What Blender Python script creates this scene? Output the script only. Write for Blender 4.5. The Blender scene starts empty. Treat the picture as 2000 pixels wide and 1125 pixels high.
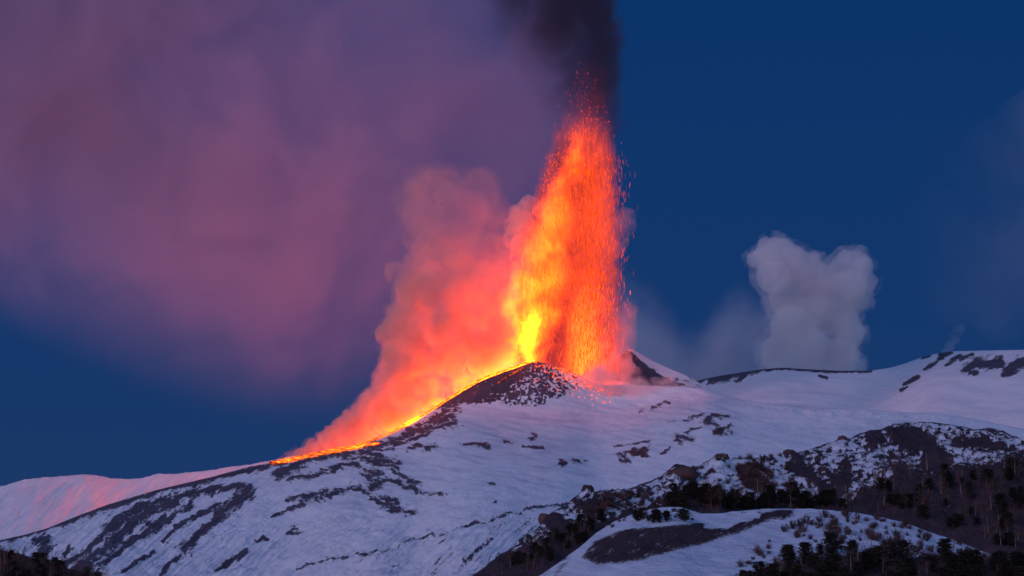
import bpy, bmesh, math, random
import numpy as np
from mathutils import Vector, noise as mnoise

S = bpy.context.scene
COL = S.collection
R = math.radians

# ------------------------------------------------------------------ camera
HF = R(14.0)
K = 1000.0 / math.tan(HF / 2)          # photo pixels (2000 wide) per unit tangent
PITCH = R(9.0)
CP, SP = math.cos(PITCH), math.sin(PITCH)
cam = bpy.data.cameras.new('camera')
cam.sensor_width = 36.0
cam.angle = HF
cam.clip_start = 1.0
cam.clip_end = 60000.0
camo = bpy.data.objects.new('camera', cam)
COL.objects.link(camo)
camo.location = (0, 0, 0)
camo.rotation_euler = (R(90) + PITCH, 0, 0)
S.camera = camo

# ------------------------------------------------------------------ world / sky
SUN_EL, SUN_ROT = R(3.0), R(207.0)
w = bpy.data.worlds.new('World')
S.world = w
w.use_nodes = True
nt = w.node_tree
nt.nodes.clear()
wout = nt.nodes.new('ShaderNodeOutputWorld')
bg = nt.nodes.new('ShaderNodeBackground')
sky = nt.nodes.new('ShaderNodeTexSky')
sky.sky_type = 'NISHITA'
sky.sun_disc = False
sky.sun_elevation = R(-1.6)
sky.sun_rotation = SUN_ROT
sky.altitude = 1500
tint = nt.nodes.new('ShaderNodeMix'); tint.data_type = 'RGBA'; tint.blend_type = 'MULTIPLY'
tint.inputs['Factor'].default_value = 1
nt.links.new(sky.outputs[0], tint.inputs['A'])
tint.inputs['B'].default_value = (0.70, 1.14, 2.10, 1)
# deep blue of the dusk sky away from the afterglow
tc = nt.nodes.new('ShaderNodeTexCoord')
sep = nt.nodes.new('ShaderNodeSeparateXYZ')
nt.links.new(tc.outputs['Generated'], sep.inputs[0])
ramp = nt.nodes.new('ShaderNodeValToRGB')
nt.links.new(sep.outputs['Z'], ramp.inputs[0])
cr = ramp.color_ramp
cr.elements[0].position = 0.09; cr.elements[0].color = (0.0125, 0.040, 0.132, 1)
cr.elements[1].position = 0.25; cr.elements[1].color = (0.0018, 0.032, 0.136, 1)
e_ = cr.elements.new(0.15); e_.color = (0.0068, 0.038, 0.146, 1)
facing = nt.nodes.new('ShaderNodeMapRange')
facing.interpolation_type = 'SMOOTHSTEP'
nt.links.new(sep.outputs['Y'], facing.inputs[0])
facing.inputs['From Min'].default_value = -0.2
facing.inputs['From Max'].default_value = 0.85
skymix = nt.nodes.new('ShaderNodeMix'); skymix.data_type = 'RGBA'
nt.links.new(facing.outputs[0], skymix.inputs['Factor'])
nt.links.new(tint.outputs['Result'], skymix.inputs['A'])
nt.links.new(ramp.outputs[0], skymix.inputs['B'])
nt.links.new(skymix.outputs['Result'], bg.inputs[0])
bg.inputs[1].default_value = 1.0
nt.links.new(bg.outputs[0], wout.inputs[0])

# ------------------------------------------------------------------ sun (last afterglow, behind the camera on the left)
sun = bpy.data.lights.new('sun', 'SUN')
sun.energy = 0.7
sun.angle = R(5)
sun.color = (1.0, 0.52, 0.66)
suno = bpy.data.objects.new('sun', sun)
COL.objects.link(suno)
SUN_DIR = Vector((math.sin(SUN_ROT) * math.cos(R(14)), math.cos(SUN_ROT) * math.cos(R(14)), math.sin(R(14))))
suno.rotation_euler = SUN_DIR.to_track_quat('Z', 'Y').to_euler()

# ------------------------------------------------------------------ view / sampling
S.view_settings.view_transform = 'Standard'
S.view_settings.look = 'None'
S.view_settings.exposure = 0.0
S.view_settings.gamma = 1.0
S.render.engine = 'CYCLES'
cy = S.cycles
cy.use_denoising = True
cy.use_adaptive_sampling = True
cy.adaptive_threshold = 0.02
cy.max_bounces = 6
cy.diffuse_bounces = 2
cy.glossy_bounces = 1
cy.transmission_bounces = 2
cy.transparent_max_bounces = 24
cy.volume_bounces = 4
cy.sample_clamp_indirect = 4.0
cy.volume_max_steps = 256
cy.use_light_tree = True

# ------------------------------------------------------------------ helpers
def ray(px, py):
    """direction through a photo pixel, scaled to a horizontal depth of 1"""
    x = (np.asarray(px, float) - 1000.0) / K
    y = (562.5 - np.asarray(py, float)) / K
    dy = CP - y * SP
    dz = SP + y * CP
    return x / dy, dz / dy

def P(px, py, Y):
    a, b = ray(px, py)
    return np.stack(np.broadcast_arrays(a * Y, Y, b * Y), -1).astype(float)

def PV(px, py, Y):
    return Vector(tuple(P(px, py, Y)))

_rng = np.random.RandomState(5)
_perm = np.concatenate([_rng.permutation(256)] * 3)
_grad = _rng.normal(size=(256, 3)); _grad /= np.linalg.norm(_grad, axis=1)[:, None]

def perlin(x, y, z=0.0):
    x, y, z = np.broadcast_arrays(np.asarray(x, float), np.asarray(y, float), np.asarray(z, float))
    xi, yi, zi = np.floor(x).astype(int), np.floor(y).astype(int), np.floor(z).astype(int)
    xf, yf, zf = x - xi, y - yi, z - zi
    u, v, t = (q * q * q * (q * (q * 6 - 15) + 10) for q in (xf, yf, zf))
    out = 0
    for dx in (0, 1):
        wx = u if dx else 1 - u
        for dy in (0, 1):
            wy = v if dy else 1 - v
            for dz in (0, 1):
                wz = t if dz else 1 - t
                h = _perm[_perm[_perm[(xi + dx) & 255] + ((yi + dy) & 255)] + ((zi + dz) & 255)]
                g = _grad[h]
                out = out + wx * wy * wz * (g[..., 0] * (xf - dx) + g[..., 1] * (yf - dy) + g[..., 2] * (zf - dz))
    return out * 1.6

def fbm(x, y, z=0.0, octaves=4, gain=0.5, lac=2.03):
    a, s, f, n = 1.0, 0.0, 1.0, 0.0
    for i in range(octaves):
        s = s + a * perlin(np.asarray(x) * f + 17.3 * i, np.asarray(y) * f + 9.1 * i, np.asarray(z) * f)
        n += a; a *= gain; f *= lac
    return s / n

def ridged(x, y, z=0.0, octaves=4, gain=0.5):
    a, s, f, n = 1.0, 0.0, 1.0, 0.0
    for i in range(octaves):
        s = s + a * (1 - 2 * np.abs(perlin(np.asarray(x) * f + 31.7 * i, np.asarray(y) * f + 5.3 * i, np.asarray(z) * f)))
        n += a; a *= gain; f *= 2.05
    return s / n

def sstep(a, b, x):
    t = np.clip((x - a) / (b - a), 0, 1)
    return t * t * (3 - 2 * t)

def interp(pts, x):
    p = np.array(pts, float)
    return np.interp(x, p[:, 0], p[:, 1])

def smooth_interp(pts, x, s=6.0):
    d = np.arange(-2, 2.01, 0.5)
    k = np.exp(-d * d / 2); k /= k.sum()
    return sum(kk * interp(pts, x + dd * s) for dd, kk in zip(d, k))

def dist_poly(px, py, pts):
    """distance to a polyline in photo pixels"""
    best = np.full(px.shape, 1e9)
    for (x0, y0), (x1, y1) in zip(pts[:-1], pts[1:]):
        dx, dy = x1 - x0, y1 - y0
        L = dx * dx + dy * dy + 1e-9
        t = np.clip(((px - x0) * dx + (py - y0) * dy) / L, 0, 1)
        best = np.minimum(best, np.hypot(px - x0 - t * dx, py - y0 - t * dy))
    return best

def inside(px, py, poly):
    c = np.zeros(px.shape, bool)
    n = len(poly)
    for i in range(n):
        x0, y0 = poly[i]; x1, y1 = poly[(i + 1) % n]
        if y0 == y1: continue
        c ^= ((y0 > py) != (y1 > py)) & (px < (x1 - x0) * (py - y0) / (y1 - y0) + x0)
    return c

def sd_poly(px, py, poly):
    d = dist_poly(px, py, list(poly) + [poly[0]])
    return np.where(inside(px, py, poly), -d, d)

def strokes_cover(px, py, strokes):
    c = np.full(px.shape, -1.5)
    for wd, pts in strokes:
        xs = [p[0] for p in pts]; ys = [p[1] for p in pts]
        m = (px > min(xs) - 3 * wd) & (px < max(xs) + 3 * wd) & (py > min(ys) - 3 * wd) & (py < max(ys) + 3 * wd)
        if m.any():
            c[m] = np.maximum(c[m], 1 - dist_poly(px[m], py[m], pts if len(pts) > 1 else pts * 2) / wd)
    return c

def tag(o, label=None, cat=None, group=None, kind=None):
    if label: o['label'] = label
    if cat: o['category'] = cat
    if group: o['group'] = group
    if kind: o['kind'] = kind
    return o

def link(name, me, mat=None, parent=None):
    o = bpy.data.objects.new(name, me)
    COL.objects.link(o)
    if mat is not None and me is not None:
        me.materials.append(mat)
    if parent is not None: o.parent = parent
    return o

def empty(name, loc):
    o = bpy.data.objects.new(name, None)
    COL.objects.link(o)
    o.location = loc
    return o

def mesh_from(name, verts, faces, smooth=True):
    me = bpy.data.meshes.new(name)
    verts = np.asarray(verts, np.float32); faces = np.asarray(faces, np.int32)
    n = faces.shape[1]
    me.vertices.add(len(verts)); me.vertices.foreach_set('co', verts.ravel())
    me.loops.add(faces.size); me.loops.foreach_set('vertex_index', faces.ravel())
    me.polygons.add(len(faces))
    me.polygons.foreach_set('loop_start', np.arange(0, faces.size, n, dtype=np.int32))
    if smooth: me.polygons.foreach_set('use_smooth', np.ones(len(faces), bool))
    me.update(calc_edges=True)
    return me

def attr(me, name, vals):
    a = me.attributes.new(name, 'FLOAT', 'POINT')
    a.data.foreach_set('value', np.asarray(vals, np.float32).ravel())

# ------------------------------------------------------------------ materials
def new_mat(name):
    m = bpy.data.materials.new(name)
    m.use_nodes = True
    m.node_tree.nodes.clear()
    return m, m.node_tree, m.node_tree.nodes.new('ShaderNodeOutputMaterial')

def math_node(t, op, a, b=None, c=None, clamp=False):
    n = t.nodes.new('ShaderNodeMath'); n.operation = op; n.use_clamp = clamp
    for i, v in enumerate((a, b, c)):
        if v is None: continue
        if isinstance(v, (int, float)): n.inputs[i].default_value = v
        else: t.links.new(v, n.inputs[i])
    return n.outputs[0]

def noise_node(t, vec, scale, detail=4, rough=0.55, dist=0.0):
    n = t.nodes.new('ShaderNodeTexNoise')
    n.inputs['Scale'].default_value = scale
    n.inputs['Detail'].default_value = detail
    n.inputs['Roughness'].default_value = rough
    n.inputs['Distortion'].default_value = dist
    if vec is not None: t.links.new(vec, n.inputs['Vector'])
    return n.outputs['Fac']

def rng_node(t, v, a, b, c=0.0, d=1.0, smooth=True):
    n = t.nodes.new('ShaderNodeMapRange')
    if smooth: n.interpolation_type = 'SMOOTHSTEP'
    t.links.new(v, n.inputs[0])
    for k, x in (('From Min', a), ('From Max', b), ('To Min', c), ('To Max', d)): n.inputs[k].default_value = x
    return n.outputs[0]

def mix_col(t, f, a, b):
    n = t.nodes.new('ShaderNodeMix'); n.data_type = 'RGBA'
    if isinstance(f, float): n.inputs['Factor'].default_value = f
    else: t.links.new(f, n.inputs['Factor'])
    for k, v in (('A', a), ('B', b)):
        if isinstance(v, tuple): n.inputs[k].default_value = (*v, 1)
        else: t.links.new(v, n.inputs[k])
    return n.outputs['Result']

def snow_rock_mat(name, rock_a, rock_b, snow=(0.80, 0.82, 0.86), grain=0.02, soft=0.10):
    m, t, out = new_mat(name)
    b = t.nodes.new('ShaderNodeBsdfPrincipled')
    b.inputs['Roughness'].default_value = 0.75
    b.inputs['Specular IOR Level'].default_value = 0.15
    geo = t.nodes.new('ShaderNodeNewGeometry')
    at = t.nodes.new('ShaderNodeAttribute'); at.attribute_name = 'rock'
    fine = noise_node(t, geo.outputs['Position'], grain * 9, 5, 0.7)
    v = math_node(t, 'ADD', at.outputs['Fac'], math_node(t, 'MULTIPLY', math_node(t, 'SUBTRACT', fine, 0.5), 0.9))
    f = rng_node(t, v, 0.5 - soft, 0.5 + soft)
    big = noise_node(t, geo.outputs['Position'], grain, 5, 0.6)
    rock = mix_col(t, rng_node(t, big, 0.35, 0.65), rock_a, rock_b)
    at2 = t.nodes.new('ShaderNodeAttribute'); at2.attribute_name = 'brown'
    rock = mix_col(t, at2.outputs['Fac'], rock, (0.066, 0.038, 0.045))
    sn = mix_col(t, rng_node(t, big, 0.3, 0.7), tuple(c * 0.93 for c in snow), snow)
    at3 = t.nodes.new('ShaderNodeAttribute'); at3.attribute_name = 'dust'
    sn = mix_col(t, at3.outputs['Fac'], sn, (snow[0] * 0.58, snow[1] * 0.63, snow[2] * 0.72))       # wind-blown ash dusting
    t.links.new(mix_col(t, f, sn, rock), b.inputs['Base Color'])
    bp = t.nodes.new('ShaderNodeBump'); bp.inputs['Strength'].default_value = 0.7
    bp.inputs['Distance'].default_value = 4.0
    h = math_node(t, 'ADD', noise_node(t, geo.outputs['Position'], grain * 3, 6, 0.65), math_node(t, 'MULTIPLY', f, 0.25))
    t.links.new(h, bp.inputs['Height'])
    t.links.new(bp.outputs[0], b.inputs['Normal'])
    t.links.new(b.outputs[0], out.inputs[0])
    return m

M_snow = snow_rock_mat('snow_and_lava_rock', (0.062, 0.058, 0.085), (0.085, 0.080, 0.115))
M_far = snow_rock_mat('far_snow', (0.07, 0.06, 0.085), (0.10, 0.085, 0.11), snow=(0.82, 0.80, 0.84))
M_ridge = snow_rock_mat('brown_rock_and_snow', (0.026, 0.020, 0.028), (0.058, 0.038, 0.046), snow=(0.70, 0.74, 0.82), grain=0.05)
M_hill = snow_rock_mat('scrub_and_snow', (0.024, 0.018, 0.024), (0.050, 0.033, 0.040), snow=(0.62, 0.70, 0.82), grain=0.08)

# ------------------------------------------------------------------ terrain
class Sheet:
    pass

def relief(name, sil, ysil, excess, bottom, mat, rock=None, brown=None, bump=None, x0=-420, x1=2420, dx=2.0, nrows=220, label=None,
           back=400.0, rock_h=1.2, dusty=1.0, rough=0.0, smooth=5.0, seed=0):
    """A hillside: for each column of the photograph the slope is walked down from its crest towards the viewer, with a real back slope behind the crest."""
    px = np.arange(x0, x1 + dx, dx)
    ps = smooth_interp(sil, px, smooth * 2.5)
    n = nrows
    t = np.linspace(0, 1, n)[:, None]
    PX = np.broadcast_to(px, (n, len(px)))
    PY = ps[None] + t * np.maximum(bottom - ps[None], 8)
    _, e = ray(PX, PY)
    G = excess(PX, PY)
    de = -(np.diff(e, axis=0))
    lnY = np.log(interp(ysil, px))[None] - np.concatenate([np.zeros((1, len(px))), np.cumsum(de / (0.5 * (G[1:] + G[:-1])), 0)])
    PY0 = PY
    kd = np.arange(-int(42 / dx), int(42 / dx) + 1); kw = np.exp(-(kd * dx / 20.0) ** 2 / 2); kw /= kw.sum()
    ext = np.pad(lnY, ((0, 0), (len(kd) // 2,) * 2), mode='edge')
    lnY = sum(wk * ext[:, i:i + len(px)] for i, wk in enumerate(kw))
    ps = smooth_interp(sil, px, smooth)
    if rough:
        ps = ps + rough * fbm(px / 22.0, seed + 0.5, octaves=4, gain=0.6)
    PY = ps[None] + t * np.maximum(bottom - ps[None], 8)
    lnY = np.stack([np.interp(PY[:, c], PY0[:, c], lnY[:, c]) for c in range(len(px))], 1)
    _, e = ray(PX, PY)
    Y = np.exp(lnY)
    a, _ = ray(PX, PY)
    X, Z = a * Y, e * Y
    if bump is not None:
        Z = Z + bump(PX, PY, X, Y) * sstep(0, 14, PY - ps[None])
    rk = rock(PX, PY) if rock is not None else np.zeros(PX.shape)
    Z = Z + rock_h * sstep(0.35, 0.75, rk) * (0.6 + fbm(X / 7, Y / 14, 3.1, 3)) * sstep(0, 14, PY - ps[None])
    br = brown(PX, PY) if brown is not None else np.zeros(PX.shape)
    # back slope
    bk = np.linspace(0, 1, 9)[1:][::-1, None]
    Xb = np.repeat(X[:1], 8, 0); Yb = Y[:1] + bk * back; Zb = Z[:1] - 0.42 * back * bk ** 1.2
    Xa, Ya, Za = np.vstack([Xb, X]), np.vstack([Yb, Y]), np.vstack([Zb, Z])
    rk = np.vstack([np.repeat(rk[:1], 8, 0), rk]); br = np.vstack([np.repeat(br[:1], 8, 0), br])
    V = np.stack([Xa, Ya, Za], -1).reshape(-1, 3)
    h, wd = Xa.shape
    i = np.arange(h * wd).reshape(h, wd)
    F = np.stack([i[:-1, :-1], i[1:, :-1], i[1:, 1:], i[:-1, 1:]], -1).reshape(-1, 4)
    me = mesh_from(name, V, F)
    attr(me, 'rock', rk); attr(me, 'brown', br)
    kk = sstep(480, 700, PX); ua, va = rot(PX, PY, -36, 70, 5); ub, vb = rot(PX, PY, 10, 60, 6)
    du = fbm(ua, va, 7.7, 5, 0.62) * (1 - kk) + fbm(ub, vb, 1.7, 5, 0.62) * kk
    du = sstep(-0.25, 0.75, du + 0.35 * fbm(PX / 150, PY / 70, 4.4, 3))
    attr(me, 'dust', dusty * np.vstack([np.repeat(du[:1], 8, 0), du]))
    o = link(name, me, mat)
    tag(o, label, None, None, 'structure')
    s = Sheet(); s.px, s.PY, s.Y, s.Z, s.ps, s.o = px, PY, Y, Z, ps, o
    def at(x, y):
        """point of this hillside seen at photo pixel x, y"""
        c = int(round((x - x0) / dx)); c = min(max(c, 0), len(px) - 1)
        yy = np.interp(y, PY[:, c], Y[:, c]); zz = np.interp(y, PY[:, c], Z[:, c])
        aa, _ = ray(x, y)
        return Vector((float(aa * yy), float(yy), float(zz)))
    s.at = at
    return s

def rot(px, py, deg, sx, sy):
    c, s_ = math.cos(R(deg)), math.sin(R(deg))
    return (px * c + py * s_) / sx, (-px * s_ + py * c) / sy

# ---- far ridge on the right
A_STROKES = [(6, [(1340, 748), (1400, 735), (1450, 728), (1490, 722)]), (4, [(1450, 727), (1530, 719), (1590, 723), (1640, 725), (1700, 725)]),
             (9, [(1385, 742), (1430, 737), (1450, 733)]), (5, [(1800, 701), (1812, 697)]), (6, [(1838, 694), (1856, 690)]),
             (5, [(1875, 697), (1862, 705), (1850, 714)]), (4, [(1900, 693), (1875, 703)]), (5, [(1840, 702), (1806, 722)]),
             (14, [(1890, 722), (1905, 714), (1930, 712), (1950, 709)]), (9, [(1885, 728), (1905, 730)]),
             (15, [(1968, 728), (1985, 716), (2010, 700), (2060, 690)]), (7, [(1768, 750), (1782, 747), (1792, 740)]), (5, [(1760, 764), (1772, 760)]),
             (3, [(1600, 733), (1615, 737)])]
def rockA(px, py):
    u, v = rot(px, py, -32, 22, 6)
    n = fbm(u, v, 3.3, 4, 0.6)
    return np.clip(0.40 + 0.55 * strokes_cover(px, py, A_STROKES) + 0.75 * n, -1, 1.4)
def bumpA(px, py, X, Y):
    return 7 * fbm(X / 170, Y / 170, 1.7, 3) + 1.5 * fbm(X / 40, Y / 60, 4.2, 3)
far_right = relief('snow_ridge', [(-420, 900), (900, 850), (1200, 800), (1300, 765), (1360, 744), (1400, 735), (1450, 727), (1490, 721), (1530, 718), (1570, 721), (1640, 724), (1700, 724), (1740, 718),
               (1770, 709), (1800, 698), (1830, 690), (1860, 686), (1900, 685), (2000, 683), (2100, 684), (2420, 700)],
               [(-420, 6200), (2420, 6200)], lambda x, y: 0.10 + 0.10 * sstep(0, 90, y - 700) + 0.02 * fbm(x / 160, y / 90, 2.2, 3),
               950, M_far, rockA, None, bumpA, x0=900, nrows=130, dusty=0.25, label='smooth snowfield under the steam cloud, dark rock along its crest', seed=1)

# ---- far ridge on the left
def rockB(px, py):
    u, v = rot(px, py, -50, 20, 4)
    return np.clip(0.02 + 0.5 * fbm(u, v, 8.3, 4, 0.6) + 0.25 * sstep(4, 0, py - interp(B_SIL, px)) * (px < 80), -1, 0.47)
B_SIL = [(-420, 1010), (-200, 985), (0, 950), (30, 942), (55, 936), (100, 931), (130, 929), (170, 926), (195, 929), (215, 934), (245, 936), (265, 935), (290, 929), (310, 925), (345, 925), (380, 921),
         (430, 915), (470, 910), (520, 901), (600, 885), (700, 868), (900, 800)]
def bumpB(px, py, X, Y):
    u = (px + 0.8 * (py - 930)) 
    return 5 * fbm(u / 60, py / 90, 0.7, 4) + 2.0 * fbm(u / 10, py / 25, 4.2, 3)
far_left = relief('snow_spur', B_SIL, [(-420, 5300), (900, 5300)], lambda x, y: 0.16 + 0.02 * fbm(x / 160, y / 60, 3.2, 2),
               1110, M_far, rockB, None, bumpB, x1=900, nrows=120, dusty=0.5, label='pale snow spur behind the left flank, its crest lit pink', seed=2, rough=3)

# ---- back rim of the crater
RIM_SIL = [(960, 820), (1080, 770), (1150, 728), (1190, 703), (1215, 688), (1232, 681), (1245, 687), (1270, 701), (1300, 717), (1335, 731), (1352, 739), (1372, 753), (1390, 764), (1430, 776), (1500, 800)]
def rockR(px, py):
    base = -0.3 + 1.0 * sstep(26, 6, np.abs(py - (700 + 0.42 * (px - 1215)) - 14)) * sstep(1380, 1300, px)
    s = strokes_cover(px, py, [(9, [(1222, 690), (1240, 705), (1262, 722), (1280, 737)]), (8, [(1180, 716), (1215, 728), (1250, 735), (1280, 742)]),
                               (16, [(1190, 722), (1230, 712), (1262, 735)]), (10, [(1225, 696), (1236, 702)]), (8, [(1250, 745), (1300, 742)]), (4, [(1300, 749), (1335, 752), (1370, 762)]), (4, [(1345, 737), (1360, 750), (1372, 760)]), (6, [(1320, 738), (1345, 745)])])
    face = sstep(5, -6, sd_poly(px, py, [(1170, 740), (1208, 694), (1233, 683), (1246, 700), (1268, 716), (1300, 735), (1338, 752), (1250, 760)]) + 9 * fbm(px / 14, py / 9, 2.2, 4, 0.6))
    return np.clip(0.14 + 0.35 * s + 0.62 * face + 0.50 * fbm(px / 12, py / 5, 5.5, 5, 0.68), -1, 1.3)
crater_rim = relief('crater_rim', RIM_SIL, [(960, 5190), (1500, 5150)], lambda x, y: 0.36 + 0 * x, 850, M_snow, rockR,
               None, lambda px, py, X, Y: 2.2 * fbm(X / 30, Y / 30, 1.2, 4), x0=960, x1=1500, nrows=90, label='snowy back rim of the crater behind the lava fountain', back=160, smooth=2.5, rough=1.5)

# ---- the volcano
C_SIL = [(-420, 1190), (-200, 1112), (-100, 1080), (0, 1055), (50, 1044), (100, 1029), (150, 1008), (200, 989), (250, 973), (300, 959), (350, 946), (400, 935), (450, 922), (490, 911), (520, 906), (560, 897),
         (600, 888), (650, 879), (700, 870), (735, 858), (760, 848), (790, 833), (815, 821), (845, 802), (870, 785), (900, 766), (930, 748), (960, 735), (1000, 721), (1025, 712), (1040, 707), (1052, 706),
         (1070, 711), (1095, 717), (1115, 725), (1135, 735), (1155, 746), (1180, 752), (1220, 752), (1260, 752), (1300, 755), (1340, 757), (1372, 758), (1390, 764), (1420, 774), (1450, 781), (1490, 787),
         (1550, 793), (1610, 799), (1640, 798), (1700, 800), (1780, 806), (1830, 806), (1860, 810), (1900, 818), (2000, 838), (2420, 900)]
CONE_BASE = [(780, 846), (850, 806), (900, 792), (960, 797), (1030, 802), (1090, 800), (1150, 812), (1200, 808), (1260, 790), (1330, 775), (1400, 770)]
def excessC(px, py):
    below = py - smooth_interp(CONE_BASE, px, 15)
    cone = sstep(14, -16, below) * sstep(770, 830, px) * sstep(1420, 1330, px)
    base = 0.070 + 0.030 * sstep(760, 500, px) + 0.018 * fbm(px / 320, py / 90, 2.5, 2)
    return np.maximum(base, 0.03) * (1 - cone) + 0.40 * cone
C_STROKES = [
    (5, [(-100, 1082), (0, 1057), (60, 1043), (100, 1029), (150, 1009), (200, 991)]), (8, [(120, 1022), (200, 993), (250, 978), (300, 963)]), (10, [(300, 962), (345, 950), (400, 940)]),
    (6, [(400, 938), (450, 925), (520, 909), (560, 903)]),
    (16, [(345, 979), (300, 990), (268, 996), (240, 1015), (215, 1035)]), (14, [(300, 998), (262, 1020), (225, 1056), (190, 1082), (160, 1108), (140, 1122)]),
    (7, [(225, 1025), (205, 1045), (150, 1088), (125, 1105)]), (8, [(320, 1012), (290, 1036), (235, 1072), (195, 1106)]), (7, [(375, 984), (345, 1004), (315, 1030), (280, 1048)]),
    (6, [(275, 1046), (250, 1065), (215, 1090)]), (14, [(488, 958), (470, 968), (452, 985), (430, 1005)]), (10, [(452, 985), (415, 1022), (385, 1047), (360, 1078)]), (8, [(490, 950), (440, 953), (400, 962), (340, 973)]),
    (6, [(430, 982), (385, 1008), (345, 1033), (320, 1056)]), (6, [(350, 1085), (330, 1103), (310, 1127)]), (4, [(300, 1076), (268, 1098), (240, 1116)]), (7, [(480, 1078), (452, 1093), (425, 1110)]),
    (4, [(600, 985), (560, 995), (530, 1012)]), (4, [(520, 1050), (500, 1056)]), (12, [(88, 1052), (72, 1058), (90, 1068), (84, 1078)]), (7, [(138, 1071), (126, 1082)]), (4, [(330, 975), (270, 985)]),
    (3.5, [(575, 1030), (560, 1042), (590, 1040)]), (5, [(570, 1030), (578, 1033)]),
    (8, [(535, 924), (555, 915), (600, 900), (640, 890), (690, 884)]), (14, [(545, 928), (560, 917), (590, 905)]), (9, [(690, 885), (730, 890), (745, 896)]), (10, [(672, 890), (700, 898), (735, 905), (772, 914)]),
    (10, [(735, 908), (755, 900), (775, 905)]), (6, [(630, 920), (665, 913), (690, 910), (715, 920)]), (12, [(715, 930), (738, 930), (735, 945), (726, 952)]), (7, [(690, 952), (668, 955), (655, 960), (640, 970)]),
    (7, [(700, 950), (715, 968), (745, 985), (780, 994), (805, 1002)]), (6, [(738, 940), (765, 937), (790, 950), (815, 960)]), (5, [(820, 960), (845, 966), (865, 972)]), (11, [(590, 976), (605, 972), (635, 968)]),
    (6, [(640, 960), (600, 970), (560, 975)]), (7, [(565, 935), (610, 930), (650, 922)]), (9, [(750, 975), (770, 980)]), (9, [(755, 990), (775, 997)]), (7, [(780, 930), (800, 940), (815, 948)]), (5, [(765, 920), (790, 930)]),
    (9, [(700, 880), (745, 868), (780, 858), (810, 842)]), (10, [(800, 842), (830, 836), (860, 834), (888, 828)]), (9, [(815, 834), (850, 815), (880, 795), (905, 780)]), (6, [(770, 870), (800, 860), (840, 848)]),
    (6, [(830, 876), (848, 870)]), (5, [(795, 880), (820, 870)]), (10, [(850, 825), (880, 812), (890, 800)]), (5, [(720, 880), (770, 878)]),
    (4, [(905, 868), (930, 866), (955, 872)]), (3, [(985, 862), (1000, 866)]), (5, [(1040, 846), (1046, 852), (1038, 858)]), (3, [(1020, 871), (1045, 872), (1060, 875)]), 
    (4, [(905, 1033), (930, 1022), (945, 1021), (985, 1008)]), (3.2, [(985, 1008), (1040, 994), (1100, 983), (1140, 975)]), (3, [(900, 1035), (850, 1048), (790, 1060)]), (2.6, [(720, 1080), (660, 1090), (580, 1110)]),
    (5, [(705, 1086), (735, 1078)]), (3, [(960, 1052), (925, 1082), (900, 1100)]),
    (5, [(1300, 783), (1290, 787), (1272, 800)]), (4, [(1282, 792), (1270, 801)]), (4, [(1258, 800), (1250, 805)]), (4, [(1300, 781), (1306, 787)]), (3.5, [(1345, 817), (1370, 810)]), (3, [(1375, 808), (1350, 823), (1335, 824)]),
    (7, [(1376, 822), (1390, 814), (1418, 812)]), (7, [(1382, 827), (1400, 829)]), (9, [(1398, 843), (1412, 840), (1424, 838)]), (5, [(1340, 845), (1350, 839), (1368, 835)]), (8, [(1322, 853), (1338, 854), (1348, 858)]),
    (6, [(1320, 862), (1332, 866)]), (3, [(1292, 886), (1305, 877)]), (5, [(1206, 892), (1220, 887), (1230, 886)]), (4, [(1206, 893), (1215, 900), (1230, 901)]), (9, [(1236, 886), (1250, 885), (1260, 883)]),
    (6, [(1093, 904), (1100, 908)]), (6, [(1121, 900), (1130, 902)]), (2.5, [(1140, 901), (1146, 901)]), (3, [(1302, 825), (1315, 825)]), (4, [(955, 942), (965, 945)]), (4, [(964, 984), (968, 980)]), (2, [(1055, 936), (1058, 935)]),
    (2.5, [(1200, 873), (1232, 868), (1270, 862)])]
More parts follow.
